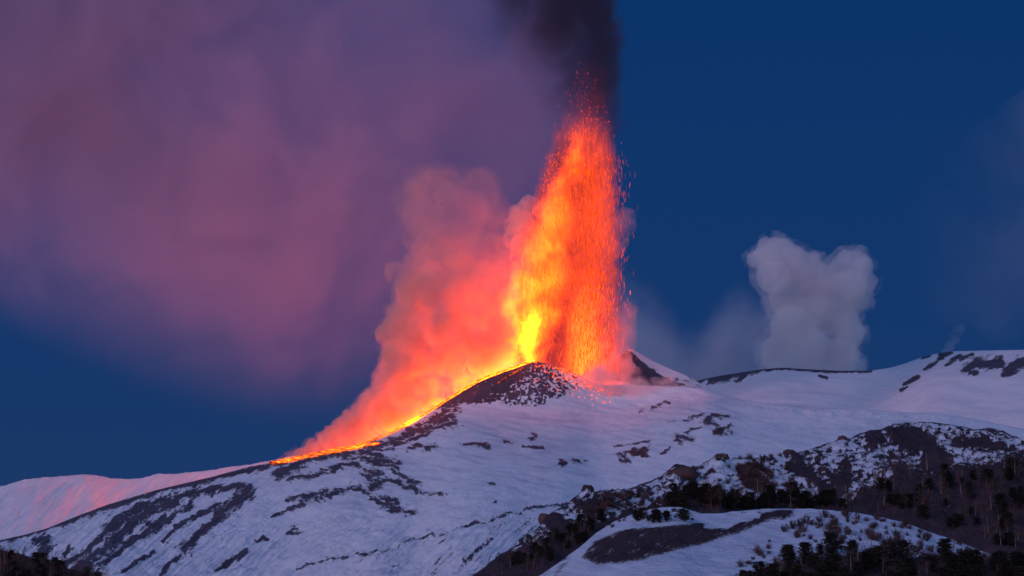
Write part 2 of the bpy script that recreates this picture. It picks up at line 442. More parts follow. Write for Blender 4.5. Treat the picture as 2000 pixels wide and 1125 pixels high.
def rockC(px, py):
    k = sstep(480, 620, px)
    u1, v1 = rot(px, py, -36, 24, 5.5)
    u2, v2 = rot(px, py, 8, 18, 6.5)
    n1, n2 = fbm(u1, v1, 3.1, 5, 0.72), fbm(u2, v2, 9.4, 5, 0.72)
    n = n1 * (1 - k) + n2 * k
    wob = 5.0 * fbm(px / 16, py / 16, 5.1, 3), 4.0 * fbm(px / 16, py / 16, 9.1, 3)
    cov = strokes_cover(px + wob[0], py + wob[1], C_STROKES)
    halo = strokes_cover(px, py, [(2.6 * a + 3, b) for a, b in C_STROKES])
    r = 0.34 + 0.06 * (1 - k) + (0.40 + 0.12 * (1 - k)) * cov + 1.0 * n
    u3, v3 = rot(px, py, -36, 13, 2.6)
    u4, v4 = rot(px, py, 10, 10, 2.8)
    r = np.maximum(r, -0.02 + 0.32 * halo + 1.0 * (fbm(u3, v3, 1.7, 4, 0.65) * (1 - k) + fbm(u4, v4, 4.7, 4, 0.65) * k))
    # faint broken streaks of cinder down the lower flank
    u, v = rot(px, py, -38, 46, 3.2)
    line = 1022 - 0.20 * (px - 940) 
    reg = sstep(-4, 10, py - line) * sstep(430, 620, px) * sstep(1180, 1040, px)
    r = np.maximum(r, (0.20 + 1.05 * fbm(u, v, 6.2, 4, 0.65) + 0.25 * fbm(px / 60, py / 40, 2.2, 2)) * reg + (reg - 1) * 2)
    reg2 = sstep(540, 420, px) * sstep(960, 1040, py)
    r = np.maximum(r, (0.08 + 1.0 * fbm(u * 0.8, v * 0.8, 2.2, 4, 0.65)) * reg2 + (reg2 - 1) * 2)
    # speckled cinder cone
    below = py - smooth_interp([(780, 846), (850, 806), (900, 792), (960, 796), (1020, 801), (1060, 800), (1100, 785), (1150, 765), (1200, 752)], px, 8)
    cone = sstep(12, -10, below) * sstep(800, 860, px) * sstep(1190, 1120, px)
    fall = (px - 1045) / np.maximum(py - 690, 20.0)             # fan of downslope lines
    sp = fbm(fall * 9, py / 13, 4.4, 3, 0.7) + 0.75 * perlin(px / 4.6, py / 3.6, 1.5)
    left = sstep(60, 12, (py - interp(C_SIL, px)) + 0.35 * (px - 980)) * sstep(1080, 1000, px)
    cc = 0.60 + 0.34 * left + 0.60 * sp - 0.30 * sstep(1060, 1170, px) - 0.22 * sstep(20, 0, -below)
    r = np.maximum(r, cc * cone + (cone - 1) * 2)
    spray = sstep(30, 5, np.abs(below - 6)) * sstep(1080, 1110, px) * sstep(1260, 1180, px)
    r = np.maximum(r, (0.02 + 0.8 * fbm(fall * 26, py / 30, 7.4, 3, 0.6)) * spray + (spray - 1) * 2)
    return np.clip(r, -1, 1.4)
def brownC(px, py):
    return sstep(16, 8, dist_poly(px, py, [(1395, 845), (1425, 838)])) + sstep(15, 8, dist_poly(px, py, [(1236, 888), (1262, 883)])) + 0.08 * sstep(500, 800, px)
def bumpC(px, py, X, Y):
    lump = sstep(900, 1000, py) * (px < 1500)
    b = 3.4 * fbm(X / 26, Y / 60, 3.3, 5, 0.6) * (0.4 + lump) + 4.0 * fbm(X / 110, Y / 150, 5.1, 3)
    u, v = rot(px, py, -38, 60, 5)
    b = b + 2.6 * fbm(u, v, 1.9, 3) * sstep(990, 1060, py) 
    br = np.exp(-((py - 800 - 0.03 * (px - 1600)) / 16.0) ** 2) * sstep(1420, 1600, px)      # broken drifts along the saddle
    b = b + br * 5.0 * np.maximum(ridged(px / 36, py / 12, 2.1, 3), 0)
    return b + 0.6 * fbm(X / 9, Y / 20, 8.8, 3)
volcano = relief('mountain', C_SIL, [(-420, 3600), (0, 4100), (300, 4450), (520, 4650), (760, 4900), (1050, 5000), (1230, 5030), (1400, 4950), (2000, 4500), (2420, 4200)],
               excessC, 1290, M_snow, rockC, brownC, bumpC, dx=1.8, nrows=330, label='snow covered volcano with dark lava rock streaks and a cinder cone', back=150, smooth=3.0, rough=1.2)

# ---- rocky ridge on the right
D_SIL = [(820, 1200), (880, 1160), (930, 1120), (955, 1100), (975, 1084), (1000, 1068), (1012, 1057), (1035, 1044), (1055, 1025), (1062, 1010), (1085, 996), (1105, 988), (1120, 972), (1135, 962), (1147, 957),
         (1160, 962), (1180, 957), (1210, 956), (1240, 950), (1270, 939), (1290, 930), (1308, 915), (1318, 907), (1335, 908), (1352, 915), (1375, 905), (1395, 893), (1408, 889), (1425, 895), (1470, 895),
         (1500, 890), (1530, 888), (1545, 884), (1575, 882), (1600, 872), (1630, 862), (1645, 854), (1665, 853), (1700, 840), (1718, 838), (1745, 830), (1768, 825), (1800, 826), (1825, 824), (1850, 829),
         (1880, 833), (1905, 838), (1925, 835), (1960, 842), (2000, 862), (2100, 900), (2420, 980)]
D_POLY = [  # solid dark faces: outcrops, gullies, scrub
    [(1308, 916), (1322, 905), (1345, 908), (1362, 922), (1366, 940), (1345, 945), (1315, 932)], [(1532, 888), (1548, 882), (1560, 905), (1590, 920), (1606, 948), (1612, 972), (1580, 955), (1555, 935), (1540, 915)],
    [(1650, 912), (1668, 922), (1660, 955), (1640, 985), (1608, 970), (1625, 940)], [(1800, 900), (1815, 872), (1845, 885), (1866, 920), (1840, 930), (1805, 925)], [(1060, 1010), (1110, 1020), (1140, 1050), (1100, 1070), (1065, 1040)],
    [(1730, 842), (1800, 845), (1830, 858), (1790, 880), (1740, 875)], [(1865, 860), (1930, 865), (1975, 885), (1930, 892), (1880, 880)], [(1690, 855), (1720, 845), (1735, 870), (1705, 885)],
    [(1120, 978), (1150, 985), (1160, 1010), (1130, 1000)]]
def rockD(px, py):
    s = interp(D_SIL, px)
    dep = py - s
    n = 0.95 * fbm(px / 12 + 0.5 * py / 14, py / 5.0, 2.7, 5, 0.70) + 0.35 * fbm(px / 60, py / 35, 6.7, 2)
    u, v = rot(px, py, -35, 30, 9)
    n2 = fbm(u, v, 8.1, 4, 0.6)
    c = 0.38 - 0.10 * sstep(1290, 1400, px) * sstep(1560, 1500, px) + 0.12 * sstep(1660, 1740, px) + 0.16 * sstep(1240, 1100, px)
    c = c + 0.35 * sstep(9, 0, dep)
    for pl in D_POLY:
        c = c + 0.48 * sstep(9, -9, sd_poly(px, py, pl) + 16 * n2)
    # snow-free scrub towards the foot of the ridge
    foot = interp([(900, 1090), (1000, 1090), (1080, 1072), (1150, 1040), (1250, 1000), (1330, 975), (1420, 975), (1500, 985), (1600, 995), (1660, 990), (1700, 965), (1760, 930), (1850, 930), (2000, 915), (2420, 900)], px)
    c = c + 0.66 * sstep(-14, 12, py - foot + 22 * n2)
    return np.clip(c + 0.03 + 1.15 * n, -1, 1.5)
def brownD(px, py):
    return np.clip(0.35 + 0.9 * fbm(px / 45, py / 30, 4.9, 3), 0, 1)
def bumpD(px, py, X, Y):
    return 5.0 * ridged(X / 34, Y / 70, 3.3, 5, 0.55) + 2.0 * fbm(X / 8, Y / 20, 5.1, 4, 0.6)
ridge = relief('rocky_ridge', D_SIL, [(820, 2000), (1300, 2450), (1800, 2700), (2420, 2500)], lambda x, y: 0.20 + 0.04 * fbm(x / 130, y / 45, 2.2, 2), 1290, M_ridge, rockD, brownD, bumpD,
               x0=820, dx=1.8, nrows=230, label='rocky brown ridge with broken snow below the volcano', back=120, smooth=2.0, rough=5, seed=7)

# ---- low hill in front of it
E_SIL = [(960, 1200), (1030, 1140), (1090, 1100), (1140, 1062), (1165, 1040), (1190, 1025), (1205, 1016), (1230, 1006), (1260, 997), (1290, 991), (1330, 990), (1350, 997), (1372, 1003), (1400, 1003), (1430, 999), (1470, 995),
         (1520, 993), (1570, 993), (1620, 996), (1680, 1002), (1730, 1012), (1770, 1022), (1820, 1040), (1870, 1058), (1930, 1080), (2000, 1100), (2420, 1190)]
E_DARK = [(1160, 1058), (1200, 1040), (1260, 1030), (1330, 1026), (1360, 1020), (1378, 1022), (1420, 1006), (1450, 1000), (1490, 998), (1545, 999), (1530, 1010), (1490, 1024), (1430, 1046), (1380, 1064), (1330, 1074),
          (1270, 1088), (1210, 1104), (1170, 1106), (1135, 1090)]
def rockE(px, py):
    u, v = rot(px, py, -24, 34, 6)
    n = fbm(u * 1.4, v * 1.4, 2.7, 5, 0.70)
    c = 0.0 + 0.74 * sstep(12, -10, sd_poly(px, py, E_DARK) + 9 * n) + 0.35 * sstep(60, 20, px - 1085 + 0.3 * (py - 1080))
    hole = sstep(8, -5, sd_poly(px, py, [(1378, 1030), (1395, 1018), (1440, 1008), (1470, 1003), (1480, 1008), (1440, 1020), (1400, 1030)]) + 7 * n)
    c = c - 1.0 * hole
    c = c + 0.55 * sstep(20, -20, sd_poly(px, py, [(1520, 1000), (1600, 998), (1620, 1004), (1560, 1012), (1530, 1018)]) + 14 * n)
    c = c + 0.75 * sstep(-14, 30, py - interp([(1000, 1300), (1430, 1120), (1560, 1080), (1700, 1068), (1800, 1072), (1900, 1078), (2000, 1090), (2420, 1200)], px))
    sh = 1.1 * np.maximum(fbm(px / 9, py / 5, 3.9, 4, 0.65) - 0.06, 0) * sstep(1530, 1640, px) * 1.4
    return np.clip(c + 0.62 * n + sh, -1, 1.5)
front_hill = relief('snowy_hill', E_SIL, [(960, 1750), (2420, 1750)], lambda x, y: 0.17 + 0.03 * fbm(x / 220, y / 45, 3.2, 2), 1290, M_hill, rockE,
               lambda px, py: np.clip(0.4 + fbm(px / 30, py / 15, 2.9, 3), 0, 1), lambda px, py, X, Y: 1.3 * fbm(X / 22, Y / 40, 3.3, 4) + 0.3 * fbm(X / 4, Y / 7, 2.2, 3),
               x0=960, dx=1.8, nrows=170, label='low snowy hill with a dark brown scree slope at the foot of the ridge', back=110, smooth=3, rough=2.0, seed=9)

# ---- wooded slope at lower left
G_SIL = [(-420, 1010), (-100, 1050), (0, 1074), (40, 1082), (90, 1098), (140, 1112), (200, 1130), (300, 1160), (420, 1200)]
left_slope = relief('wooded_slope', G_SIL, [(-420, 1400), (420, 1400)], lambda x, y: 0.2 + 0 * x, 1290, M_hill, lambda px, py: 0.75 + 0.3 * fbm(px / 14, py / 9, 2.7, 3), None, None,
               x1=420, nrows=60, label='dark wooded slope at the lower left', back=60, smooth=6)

# ---- valley floor under everything
gv = [(-6000, -300, -60), (6000, -300, -60), (9000, 9000, -60), (-9000, 9000, -60)]
gm = mesh_from('ground', gv, [(0, 1, 2, 3)])
attr(gm, 'rock', np.zeros(4)); attr(gm, 'brown', np.zeros(4))
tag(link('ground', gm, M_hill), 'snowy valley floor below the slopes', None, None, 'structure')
# ------------------------------------------------------------------ smoke, steam and lava
YF = 5085.0                                    # distance of the vent
MPP = float(ray(1001, 700)[0] * YF)            # metres per photo pixel there
def new_volume(name, step):
    m, t, out = new_mat(name)
    m.cycles.volume_step_rate = step
    v = t.nodes.new('ShaderNodeVolumePrincipled')
    t.links.new(v.outputs[0], out.inputs['Volume'])
    return m, t, v

def icosphere(sub):
    bm = bmesh.new(); bmesh.ops.create_icosphere(bm, subdivisions=sub, radius=1.0)
    V = np.array([v.co[:] for v in bm.verts]); F = np.array([[v.index for v in f.verts] for f in bm.faces]); bm.free()
    return V, F
ICO2, ICO3 = icosphere(2), icosphere(3)

def puff_hull(name, puffs, voxel, mat, origin, disp=0.0, wave=30.0, label=None, cat=None, kind=None, parent=None, seed=0.0, soften=0):
    """one closed billowing skin round many puffs (x, y, z, radius)"""
    Vs, Fs, n = [], [], 0
    for (x, y, z, r) in puffs:
        V, F = ICO3 if r > voxel * 5 else ICO2
        Vs.append(V * r + np.array((x, y, z)) - np.array(origin)); Fs.append(F + n); n += len(V)
    me = mesh_from(name + '_puffs', np.vstack(Vs), np.vstack(Fs))
    tmp = bpy.data.objects.new('tmp', me); COL.objects.link(tmp)
    md = tmp.modifiers.new('r', 'REMESH'); md.mode = 'VOXEL'; md.voxel_size = voxel
    if soften:
        sm = tmp.modifiers.new('s', 'SMOOTH'); sm.iterations = soften; sm.factor = 0.6
    dg = bpy.context.evaluated_depsgraph_get()
    me2 = bpy.data.meshes.new_from_object(tmp.evaluated_get(dg))
    bpy.data.objects.remove(tmp); bpy.data.meshes.remove(me)
    me2.name = name; me2.materials.clear()
    N = len(me2.vertices); co = np.empty(N * 3); me2.vertices.foreach_get('co', co); co = co.reshape(-1, 3)
    no = np.empty(N * 3); me2.vertices.foreach_get('normal', no); no = no.reshape(-1, 3)
    if disp:
        b = ridged(co[:, 0] / wave + seed, co[:, 1] / wave, co[:, 2] / wave, 3, 0.5)
        co = co + no * (disp * b)[:, None]
        me2.vertices.foreach_set('co', co.ravel()); me2.update()
    me2.polygons.foreach_set('use_smooth', np.ones(len(me2.polygons), bool))
    o = link(name, me2, mat, parent); o.location = origin
    return tag(o, label, cat, None, kind)

def curve_node(t, v, pts, lo, hi, a, b):
    """piecewise curve of v: pts are (input, output) in metres; returns a socket"""
    x = rng_node(t, v, lo, hi, 0, 1, False)
    n = t.nodes.new('ShaderNodeFloatCurve')
    cm = n.mapping; c = cm.curves[0]
    P_ = [((p - lo) / (hi - lo), (q - a) / (b - a)) for p, q in sorted(pts)]
    c.points[0].location = P_[0]; c.points[1].location = P_[-1]
    for p in P_[1:-1]: c.points.new(*p)
    for p in c.points: p.handle_type = 'AUTO_CLAMPED'
    cm.update()
    t.links.new(x, n.inputs['Value'])
    return rng_node(t, n.outputs[0], 0, 1, a, b, False)

LAVA = (1.0, 0.108, 0.0022)
SPRAY = (1.0, 0.070, 0.0015)

# ---- lava fountain
FO = PV(1090, 740, YF)
fountain = tag(empty('lava_fountain', FO), 'tall orange lava fountain shooting out of the summit crater', 'lava fountain')
F_L = [(120, 1108), (160, 1104), (200, 1100), (260, 1092), (300, 1078), (340, 1066), (400, 1050), (460, 1036), (520, 1022), (580, 1008), (640, 1000), (700, 1002), (770, 1010)]
F_R = [(120, 1192), (160, 1192), (200, 1190), (260, 1190), (300, 1194), (400, 1197), (500, 1200), (600, 1202), (700, 1204), (770, 1206)]
def fx(px): return (px - 1090) * MPP
def fz(py): return (740 - py) * MPP
def fountain_hull(mat):
    V, F = [], []
    ys = np.linspace(770, 110, 60); n = 32
    for y in ys:
        l, r = np.interp(y, *np.array(F_L).T) - 36, np.interp(y, *np.array(F_R).T) + 16
        c, h = fx((l + r) / 2), (r - l) / 2 * MPP
        for k in range(n):
            a = 2 * math.pi * k / n
            V.append((c + h * math.cos(a), h * 0.85 * math.sin(a), fz(y)))
    m = len(ys)
    for j in range(m - 1):
        for k in range(n):
            F.append((j * n + k, j * n + (k + 1) % n, (j + 1) * n + (k + 1) % n, (j + 1) * n + k))
    V.append((fx(1100), 0, fz(775))); V.append((fx(1145), 0, fz(105)))
    me = bpy.data.meshes.new('glowing_gas')
    tri = [(len(V) - 2, (k + 1) % n, k) for k in range(n)] + [(len(V) - 1, (m - 1) * n + k, (m - 1) * n + (k + 1) % n) for k in range(n)]
    me.from_pydata(V, [], F + tri); me.update()
    return link('glowing_gas', me, mat, fountain)
mv, t, v = new_volume('incandescent_lava_spray', 0.16)
tcn = t.nodes.new('ShaderNodeTexCoord')
so = t.nodes.new('ShaderNodeSeparateXYZ'); t.links.new(tcn.outputs['Object'], so.inputs[0])
X_, Y_, Z_ = so.outputs
swirl = math_node(t, 'SUBTRACT', noise_node(t, tcn.outputs['Object'], 0.035, 4, 0.65), 0.5)
X_ = math_node(t, 'ADD', X_, math_node(t, 'MULTIPLY', swirl, 44.0))
Z0, Z1 = fz(780), fz(100)
def crv(pts, a, b): return curve_node(t, Z_, [(fz(p), q) for p, q in pts], Z0, Z1, a, b)
def jet(cx, wx, st, power=2.0):
    c = crv([(p, fx(q)) for p, q in cx], -120, 120)
    wd = crv([(p, q * MPP) for p, q in wx], 0, 100)
    dx = math_node(t, 'DIVIDE', math_node(t, 'SUBTRACT', X_, c), wd)
    dy = math_node(t, 'DIVIDE', Y_, wd)
    r2 = math_node(t, 'ADD', math_node(t, 'MULTIPLY', dx, dx), math_node(t, 'MULTIPLY', dy, dy))
    f = math_node(t, 'SUBTRACT', 1.0, r2, clamp=True)
    f = math_node(t, 'POWER', f, power)
    s = crv(st, 0, 1)
    return math_node(t, 'MULTIPLY', f, math_node(t, 'DIVIDE', s, wd))     # per metre, so that the sum across the jet stays the same
def vecscale(vec, sx, sy, sz):
    n = t.nodes.new('ShaderNodeVectorMath'); n.operation = 'MULTIPLY'; t.links.new(vec, n.inputs[0]); n.inputs[1].default_value = (sx, sy, sz)
    return n.outputs[0]
streak = noise_node(t, vecscale(tcn.outputs['Object'], 1.0, 1.0, 0.17), 0.30, 4, 0.72)
streak = rng_node(t, streak, 0.34, 0.68, 0.03, 2.0)
puff = rng_node(t, noise_node(t, tcn.outputs['Object'], 0.028, 4, 0.6, 0.6), 0.36, 0.64, 0.15, 1.7)
body = jet([(780, 1100), (640, 1104), (500, 1112), (400, 1122), (300, 1136), (200, 1145), (100, 1150)], [(780, 112), (640, 112), (500, 106), (400, 90), (300, 74), (240, 62), (200, 52), (100, 40)],
           [(780, 0.25), (700, 0.62), (500, 0.72), (350, 0.72), (290, 0.60), (255, 0.34), (225, 0.12), (180, 0.035), (100, 0.0)], 0.7)
core = jet([(780, 1030), (690, 1032), (600, 1048), (500, 1066), (400, 1092), (300, 1122), (200, 1140), (100, 1150)], [(780, 34), (690, 40), (600, 62), (500, 56), (400, 40), (320, 26), (250, 14), (100, 8)],
           [(780, 0.3), (700, 0.8), (640, 1.0), (520, 0.78), (400, 0.55), (320, 0.42), (280, 0.22), (230, 0.0), (100, 0.0)], 1.3)
redc = jet([(780, 1148), (600, 1150), (450, 1154), (330, 1158), (240, 1155), (100, 1150)], [(780, 50), (600, 58), (450, 54), (330, 46), (240, 40), (100, 30)], [(780, 0.5), (700, 0.9), (500, 1.0), (330, 0.9), (270, 0.7), (235, 0.3), (200, 0.06), (100, 0.0)], 0.8)
lobe = jet([(780, 1000), (700, 998), (650, 996), (590, 992), (540, 1008), (100, 1030)], [(780, 16), (700, 24), (650, 26), (590, 28), (540, 16), (100, 8)], [(780, 0.2), (720, 0.7), (650, 0.9), (590, 0.9), (545, 0.2), (500, 0.0), (100, 0.0)], 1.0)
heart = jet([(780, 1026), (650, 1036), (560, 1042), (100, 1060)], [(780, 10), (700, 15), (650, 24), (600, 14), (560, 8), (100, 8)], [(780, 0.4), (700, 0.9), (650, 1.0), (610, 0.5), (570, 0.0), (100, 0.0)], 1.2)
curt = jet([(780, 1150), (700, 1142), (600, 1140), (500, 1150), (100, 1150)], [(780, 46), (700, 44), (600, 34), (500, 24), (100, 10)], [(780, 0.35), (720, 0.75), (660, 0.6), (580, 0.2), (500, 0.0), (100, 0.0)], 1.2)
tot = math_node(t, 'MULTIPLY', math_node(t, 'MULTIPLY', body, 0.52), math_node(t, 'MULTIPLY', streak, puff))
tot = math_node(t, 'ADD', tot, math_node(t, 'MULTIPLY', math_node(t, 'MULTIPLY', core, 7.0), math_node(t, 'MULTIPLY', streak, puff)))
tot = math_node(t, 'ADD', tot, math_node(t, 'MULTIPLY', math_node(t, 'MULTIPLY', redc, 0.42), streak))
tot = math_node(t, 'ADD', tot, math_node(t, 'MULTIPLY', math_node(t, 'MULTIPLY', lobe, 4.2), puff))
tot = math_node(t, 'ADD', tot, math_node(t, 'MULTIPLY', heart, 17.0))
tot = math_node(t, 'ADD', tot, math_node(t, 'MULTIPLY', math_node(t, 'MULTIPLY', curt, 6.5), streak))
v.inputs['Color'].default_value = (0.10, 0.03, 0.02, 1)
t.links.new(math_node(t, 'ADD', math_node(t, 'MULTIPLY', body, 1.5), math_node(t, 'MULTIPLY', core, 0.6)), v.inputs['Density'])
tot = math_node(t, 'MULTIPLY', tot, 1.65)
v.inputs['Emission Color'].default_value = (*SPRAY, 1)
t.links.new(tot, v.inputs['Emission Strength'])
fountain_hull(mv)

# ---- lava clots flung out of it
m_lava, t, out = new_mat('molten_lava')
em = t.nodes.new('ShaderNodeEmission'); em.inputs[0].default_value = (*SPRAY, 1)
at = t.nodes.new('ShaderNodeAttribute'); at.attribute_name = 'glow'
t.links.new(at.outputs['Fac'], em.inputs[1]); t.links.new(em.outputs[0], out.inputs[0])
OCT_V = np.array([(1, 0, 0), (-.5, .87, 0), (-.5, -.87, 0), (.55, .3, .45), (-.55, .3, .5), (0, -.6, .45), (0, 0, 1.0), (0, 0, -0.6)])
OCT_F = np.array([(0, 1, 3), (1, 4, 3), (1, 2, 4), (2, 5, 4), (2, 0, 5), (0, 3, 5), (3, 4, 6), (4, 5, 6), (5, 3, 6), (1, 0, 7), (2, 1, 7), (0, 2, 7)])
def clots(name, items, parent, origin, label=None):
    """items: (x, y, z, width, length, lean, heat)"""
    n = len(items); it = np.array(items)
    V = OCT_V[None] * np.stack([it[:, 3], it[:, 3], it[:, 4]], -1)[:, None]
    V[:, :, 0] += V[:, :, 2] * it[:, 5][:, None]
    V = V + it[:, None, :3] - np.array(origin)
    F = OCT_F[None] + (np.arange(n) * len(OCT_V))[:, None, None]
    me = mesh_from(name, V.reshape(-1, 3), F.reshape(-1, 3), False)
    attr(me, 'glow', np.repeat(it[:, 6], len(OCT_V)))
    o = link(name, me, m_lava, parent); o['kind'] = 'stuff'
    return o
rs = np.random.RandomState(11)
items = []
for k in range(11500):
    if k < 5600:                                # body of the fountain
        py = rs.choice([rs.uniform(300, 740), rs.uniform(250, 500)], p=[.8, .2])
        l, r = np.interp(py, *np.array(F_L).T), np.interp(py, *np.array(F_R).T)
        px = l + (r - l) * np.clip(rs.beta(1.5, 1.25), 0, 1)
        hot = math.exp(-((px - np.interp(py, [260, 400, 500, 600, 740], [1130, 1092, 1066, 1048, 1032])) / 45.0) ** 2); ht = rs.uniform(0.45, 1.1) + 3.6 * hot * rs.rand(); ln = rs.uniform(1.0, 4.2) * (0.5 + 0.8 * (py > 520))
    elif k < 9600:                              # falling curtain on the right
        py = rs.uniform(330, 760); px = rs.normal(1162, 24)
        ht = rs.uniform(0.45, 1.1) + 5.0 * rs.rand() ** 4 * (0.5 + 0.8 * (py > 560)); ln = rs.uniform(2.0, 6.5)
    elif k < 10500:                              # stragglers outside the edge
        py = rs.uniform(300, 690); px = 1188 + abs(rs.normal(0, 15)); ht = rs.uniform(0.25, 1.1); ln = rs.uniform(2, 6)
    elif k < 10720:                              # thinning top
        py = 280 - abs(rs.normal(0, 55)); px = rs.normal(1138 + (260 - py) * 0.05, 26); ht = rs.uniform(0.6, 2.4); ln = rs.uniform(0.6, 2.4)
    else:                                       # ragged left edge
        py = rs.uniform(300, 620); l = np.interp(py, *np.array(F_L).T); px = l + rs.normal(4, 7); ht = rs.uniform(0.6, 2.2); ln = rs.uniform(0.8, 2.5)
    big = rs.rand() < 0.04
    wdt = rs.uniform(0.11, 0.28) * (1.5 if big else 1) * (0.7 if px > 1190 else 1); ln *= (1.6 if big else 1)
    hw = (np.interp(py, *np.array(F_R).T) - np.interp(py, *np.array(F_L).T)) / 2 * MPP
    c = (np.interp(py, *np.array(F_R).T) + np.interp(py, *np.array(F_L).T)) / 2
    dd = min(abs((px - c) * MPP / hw), 1)
    yy = YF - math.sqrt(1 - dd * dd) * hw * rs.uniform(0.2, 0.9)
    p = P(px, py, yy)
    items.append((*p, wdt, ln, rs.normal(0.06 * np.sign(px - 1090), 0.10), ht * (1.6 if big else 1)))
clots('lava_clots', items, fountain, FO)

# ---- glowing blocks fallen on the cone
items = []
for k in range(520):
    px = np.clip(rs.normal(1122, 38), 1045, 1250); py = interp(C_SIL, px) + abs(rs.normal(0, 12)) + (1 if rs.rand() < .8 else rs.uniform(0, 40))
    p = volcano.at(px, py); r = rs.uniform(0.30, 0.75)
    items.append((p.x, p.y - 1.0, p.z + 0.4, r, r * 1.1, 0, 0.8 + 7.0 * rs.rand() ** 2))
for (px, py, r, h) in [(1180, 788, 1.8, 2), (1172, 799, 1.0, 1.2), (1182, 800, .9, 1.2), (1157, 773, .9, 2), (1122, 753, 1.1, 4), (1200, 767, .9, 2), (1190, 774, 1.2, 1.2), (1070, 742, .8, 2), (1052, 748, .9, 2), (1040, 744, .7, 1.4), (1015, 745, .6, 1.4),
                       (1138, 742, 1.6, 5), (1142, 750, 1.5, 4), (1170, 735, 1.6, 5), (1186, 741, 1.2, 5), (1100, 728, 1.5, 4), (1110, 731, 1.3, 5), (1085, 722, 1.3, 4), (1145, 756, 1.2, 3), (1236, 768, 1.0, 1)]:
    p = volcano.at(px, py); items.append((p.x, p.y - 1.5, p.z + 0.5, r, r, 0.2, h))
sp = clots('lava_spatter', items, None, (0, 0, 0))
tag(sp, 'glowing orange lava blocks scattered over the front of the cone', 'lava spatter', None, 'stuff')

# ---- lava flow down the left flank
m_flow, t, out = new_mat('lava_stream')
geo = t.nodes.new('ShaderNodeNewGeometry')
at = t.nodes.new('ShaderNodeAttribute'); at.attribute_name = 'glow'
crust = rng_node(t, noise_node(t, geo.outputs['Position'], 0.16, 5, 0.75), 0.44, 0.62, 0.015, 1.0)
em = t.nodes.new('ShaderNodeEmission'); em.inputs[0].default_value = (*LAVA, 1)
hot = rng_node(t, at.outputs['Fac'], 0.35, 0.8)
cf = t.nodes.new('ShaderNodeMix'); cf.data_type = 'FLOAT'; t.links.new(hot, cf.inputs['Factor']); t.links.new(crust, cf.inputs['A']); cf.inputs['B'].default_value = 1.0
t.links.new(math_node(t, 'MULTIPLY', math_node(t, 'MULTIPLY', at.outputs['Fac'], 42.0), cf.outputs['Result']), em.inputs[1])
cru = t.nodes.new('ShaderNodeBsdfPrincipled'); cru.inputs['Base Color'].default_value = (0.03, 0.025, 0.028, 1); cru.inputs['Roughness'].default_value = 0.9
ad = t.nodes.new('ShaderNodeAddShader'); t.links.new(em.outputs[0], ad.inputs[0]); t.links.new(cru.outputs[0], ad.inputs[1])
t.links.new(ad.outputs[0], out.inputs[0])
def flow_strip(name, path, nw, parent=None, back_m=0.0):
    """path: (px, py_upper, py_lower, heat)"""
    xs = np.arange(path[0][0], path[-1][0], -1.5 if path[-1][0] < path[0][0] else 1.5)
    a = np.array(path)[::-1] if path[-1][0] < path[0][0] else np.array(path)
    V, H = [], []
    for x in xs:
        u, l, h = (np.interp(x, a[:, 0], a[:, k]) for k in (1, 2, 3))
        jit = 1.4 * float(fbm(x / 9.0, 3.1, octaves=3))
        cre = float(np.interp(x, volcano.px, volcano.ps))
        for k in range(nw):
            f = k / (nw - 1)
            y = u + (l - u) * f + jit * f
            crown = 1.6 * math.sin(math.pi * f) + 0.9
            if y < cre:                             # the far side of the crest: the channel behind the levee
                p = volcano.at(x, cre); d = (cre - y)
                q = P(x, y, p.y + 3.0 * d); p = Vector(tuple(q))
            else:
                p = volcano.at(x, y)
                p.z += crown
            V.append(p[:]); H.append(h)
        if back_m:                                  # unseen part of the flow, widened and made hotter to light the smoke
            p0 = volcano.at(x, cre)
            for b in (1.0, 0.6, 0.3):
                V.insert(len(V) - nw, (p0.x, p0.y + 6 + back_m * b, p0.z + 0.8 - 0.36 * back_m * b)); H.insert(len(H) - nw, float(np.interp(x, [520, 600, 700, 780, 1000], [0.05, 0.22, 0.6, 1.3, 2.3])))
    nw = nw + (3 if back_m else 0)
    n = len(xs); i = np.arange(n * nw).reshape(n, nw)
    F = np.stack([i[:-1, :-1], i[1:, :-1], i[1:, 1:], i[:-1, 1:]], -1).reshape(-1, 4)
    me = mesh_from(name, V, F); attr(me, 'glow', H)
    return link(name, me, m_flow, parent)
flow = flow_strip('lava_flow', [(1032, 706, 710, 0.35), (1000, 717, 722, 0.35), (950, 733, 738, 0.25), (900, 760, 766, 0.22), (860, 787, 792, 0.18), (830, 807, 812, 0.30), (812, 815, 823, 0.6), (798, 822, 831, 0.6), (784, 831, 838, 0.3), (760, 845, 849, 0.16), (740, 854, 858, 0.12), (700, 867, 872, 0.14),
                                (660, 876, 881, 0.16), (620, 884, 888, 0.10), (580, 893, 897, 0.09), (550, 899, 903, 0.12), (524, 904, 907, 0.06)], 7, back_m=60.0)
tag(flow, 'bright lava stream running down the left flank from the crater', 'lava flow')
flow2 = flow_strip('lava_flow', [(742, 868, 869, 0.10), (715, 871, 874, 0.22), (690, 874, 879, 0.34), (672, 879, 882, 0.2), (650, 883, 886, 0.1), (600, 892, 896, 0.09), (560, 899, 904, 0.2), (545, 902, 906, 0.2), (528, 907, 909, 0.06)], 5)
tag(flow2, 'thin broken lava stream below the main flow on the lower left flank', 'lava flow')
flow3 = flow_strip('lava_flow', [(1022, 722, 724, 0.02), (1000, 732, 735, 0.035), (972, 751, 755, 0.02)], 4)
tag(flow3, 'short dull red lava trickle on the dark side of the cinder cone', 'lava flow')

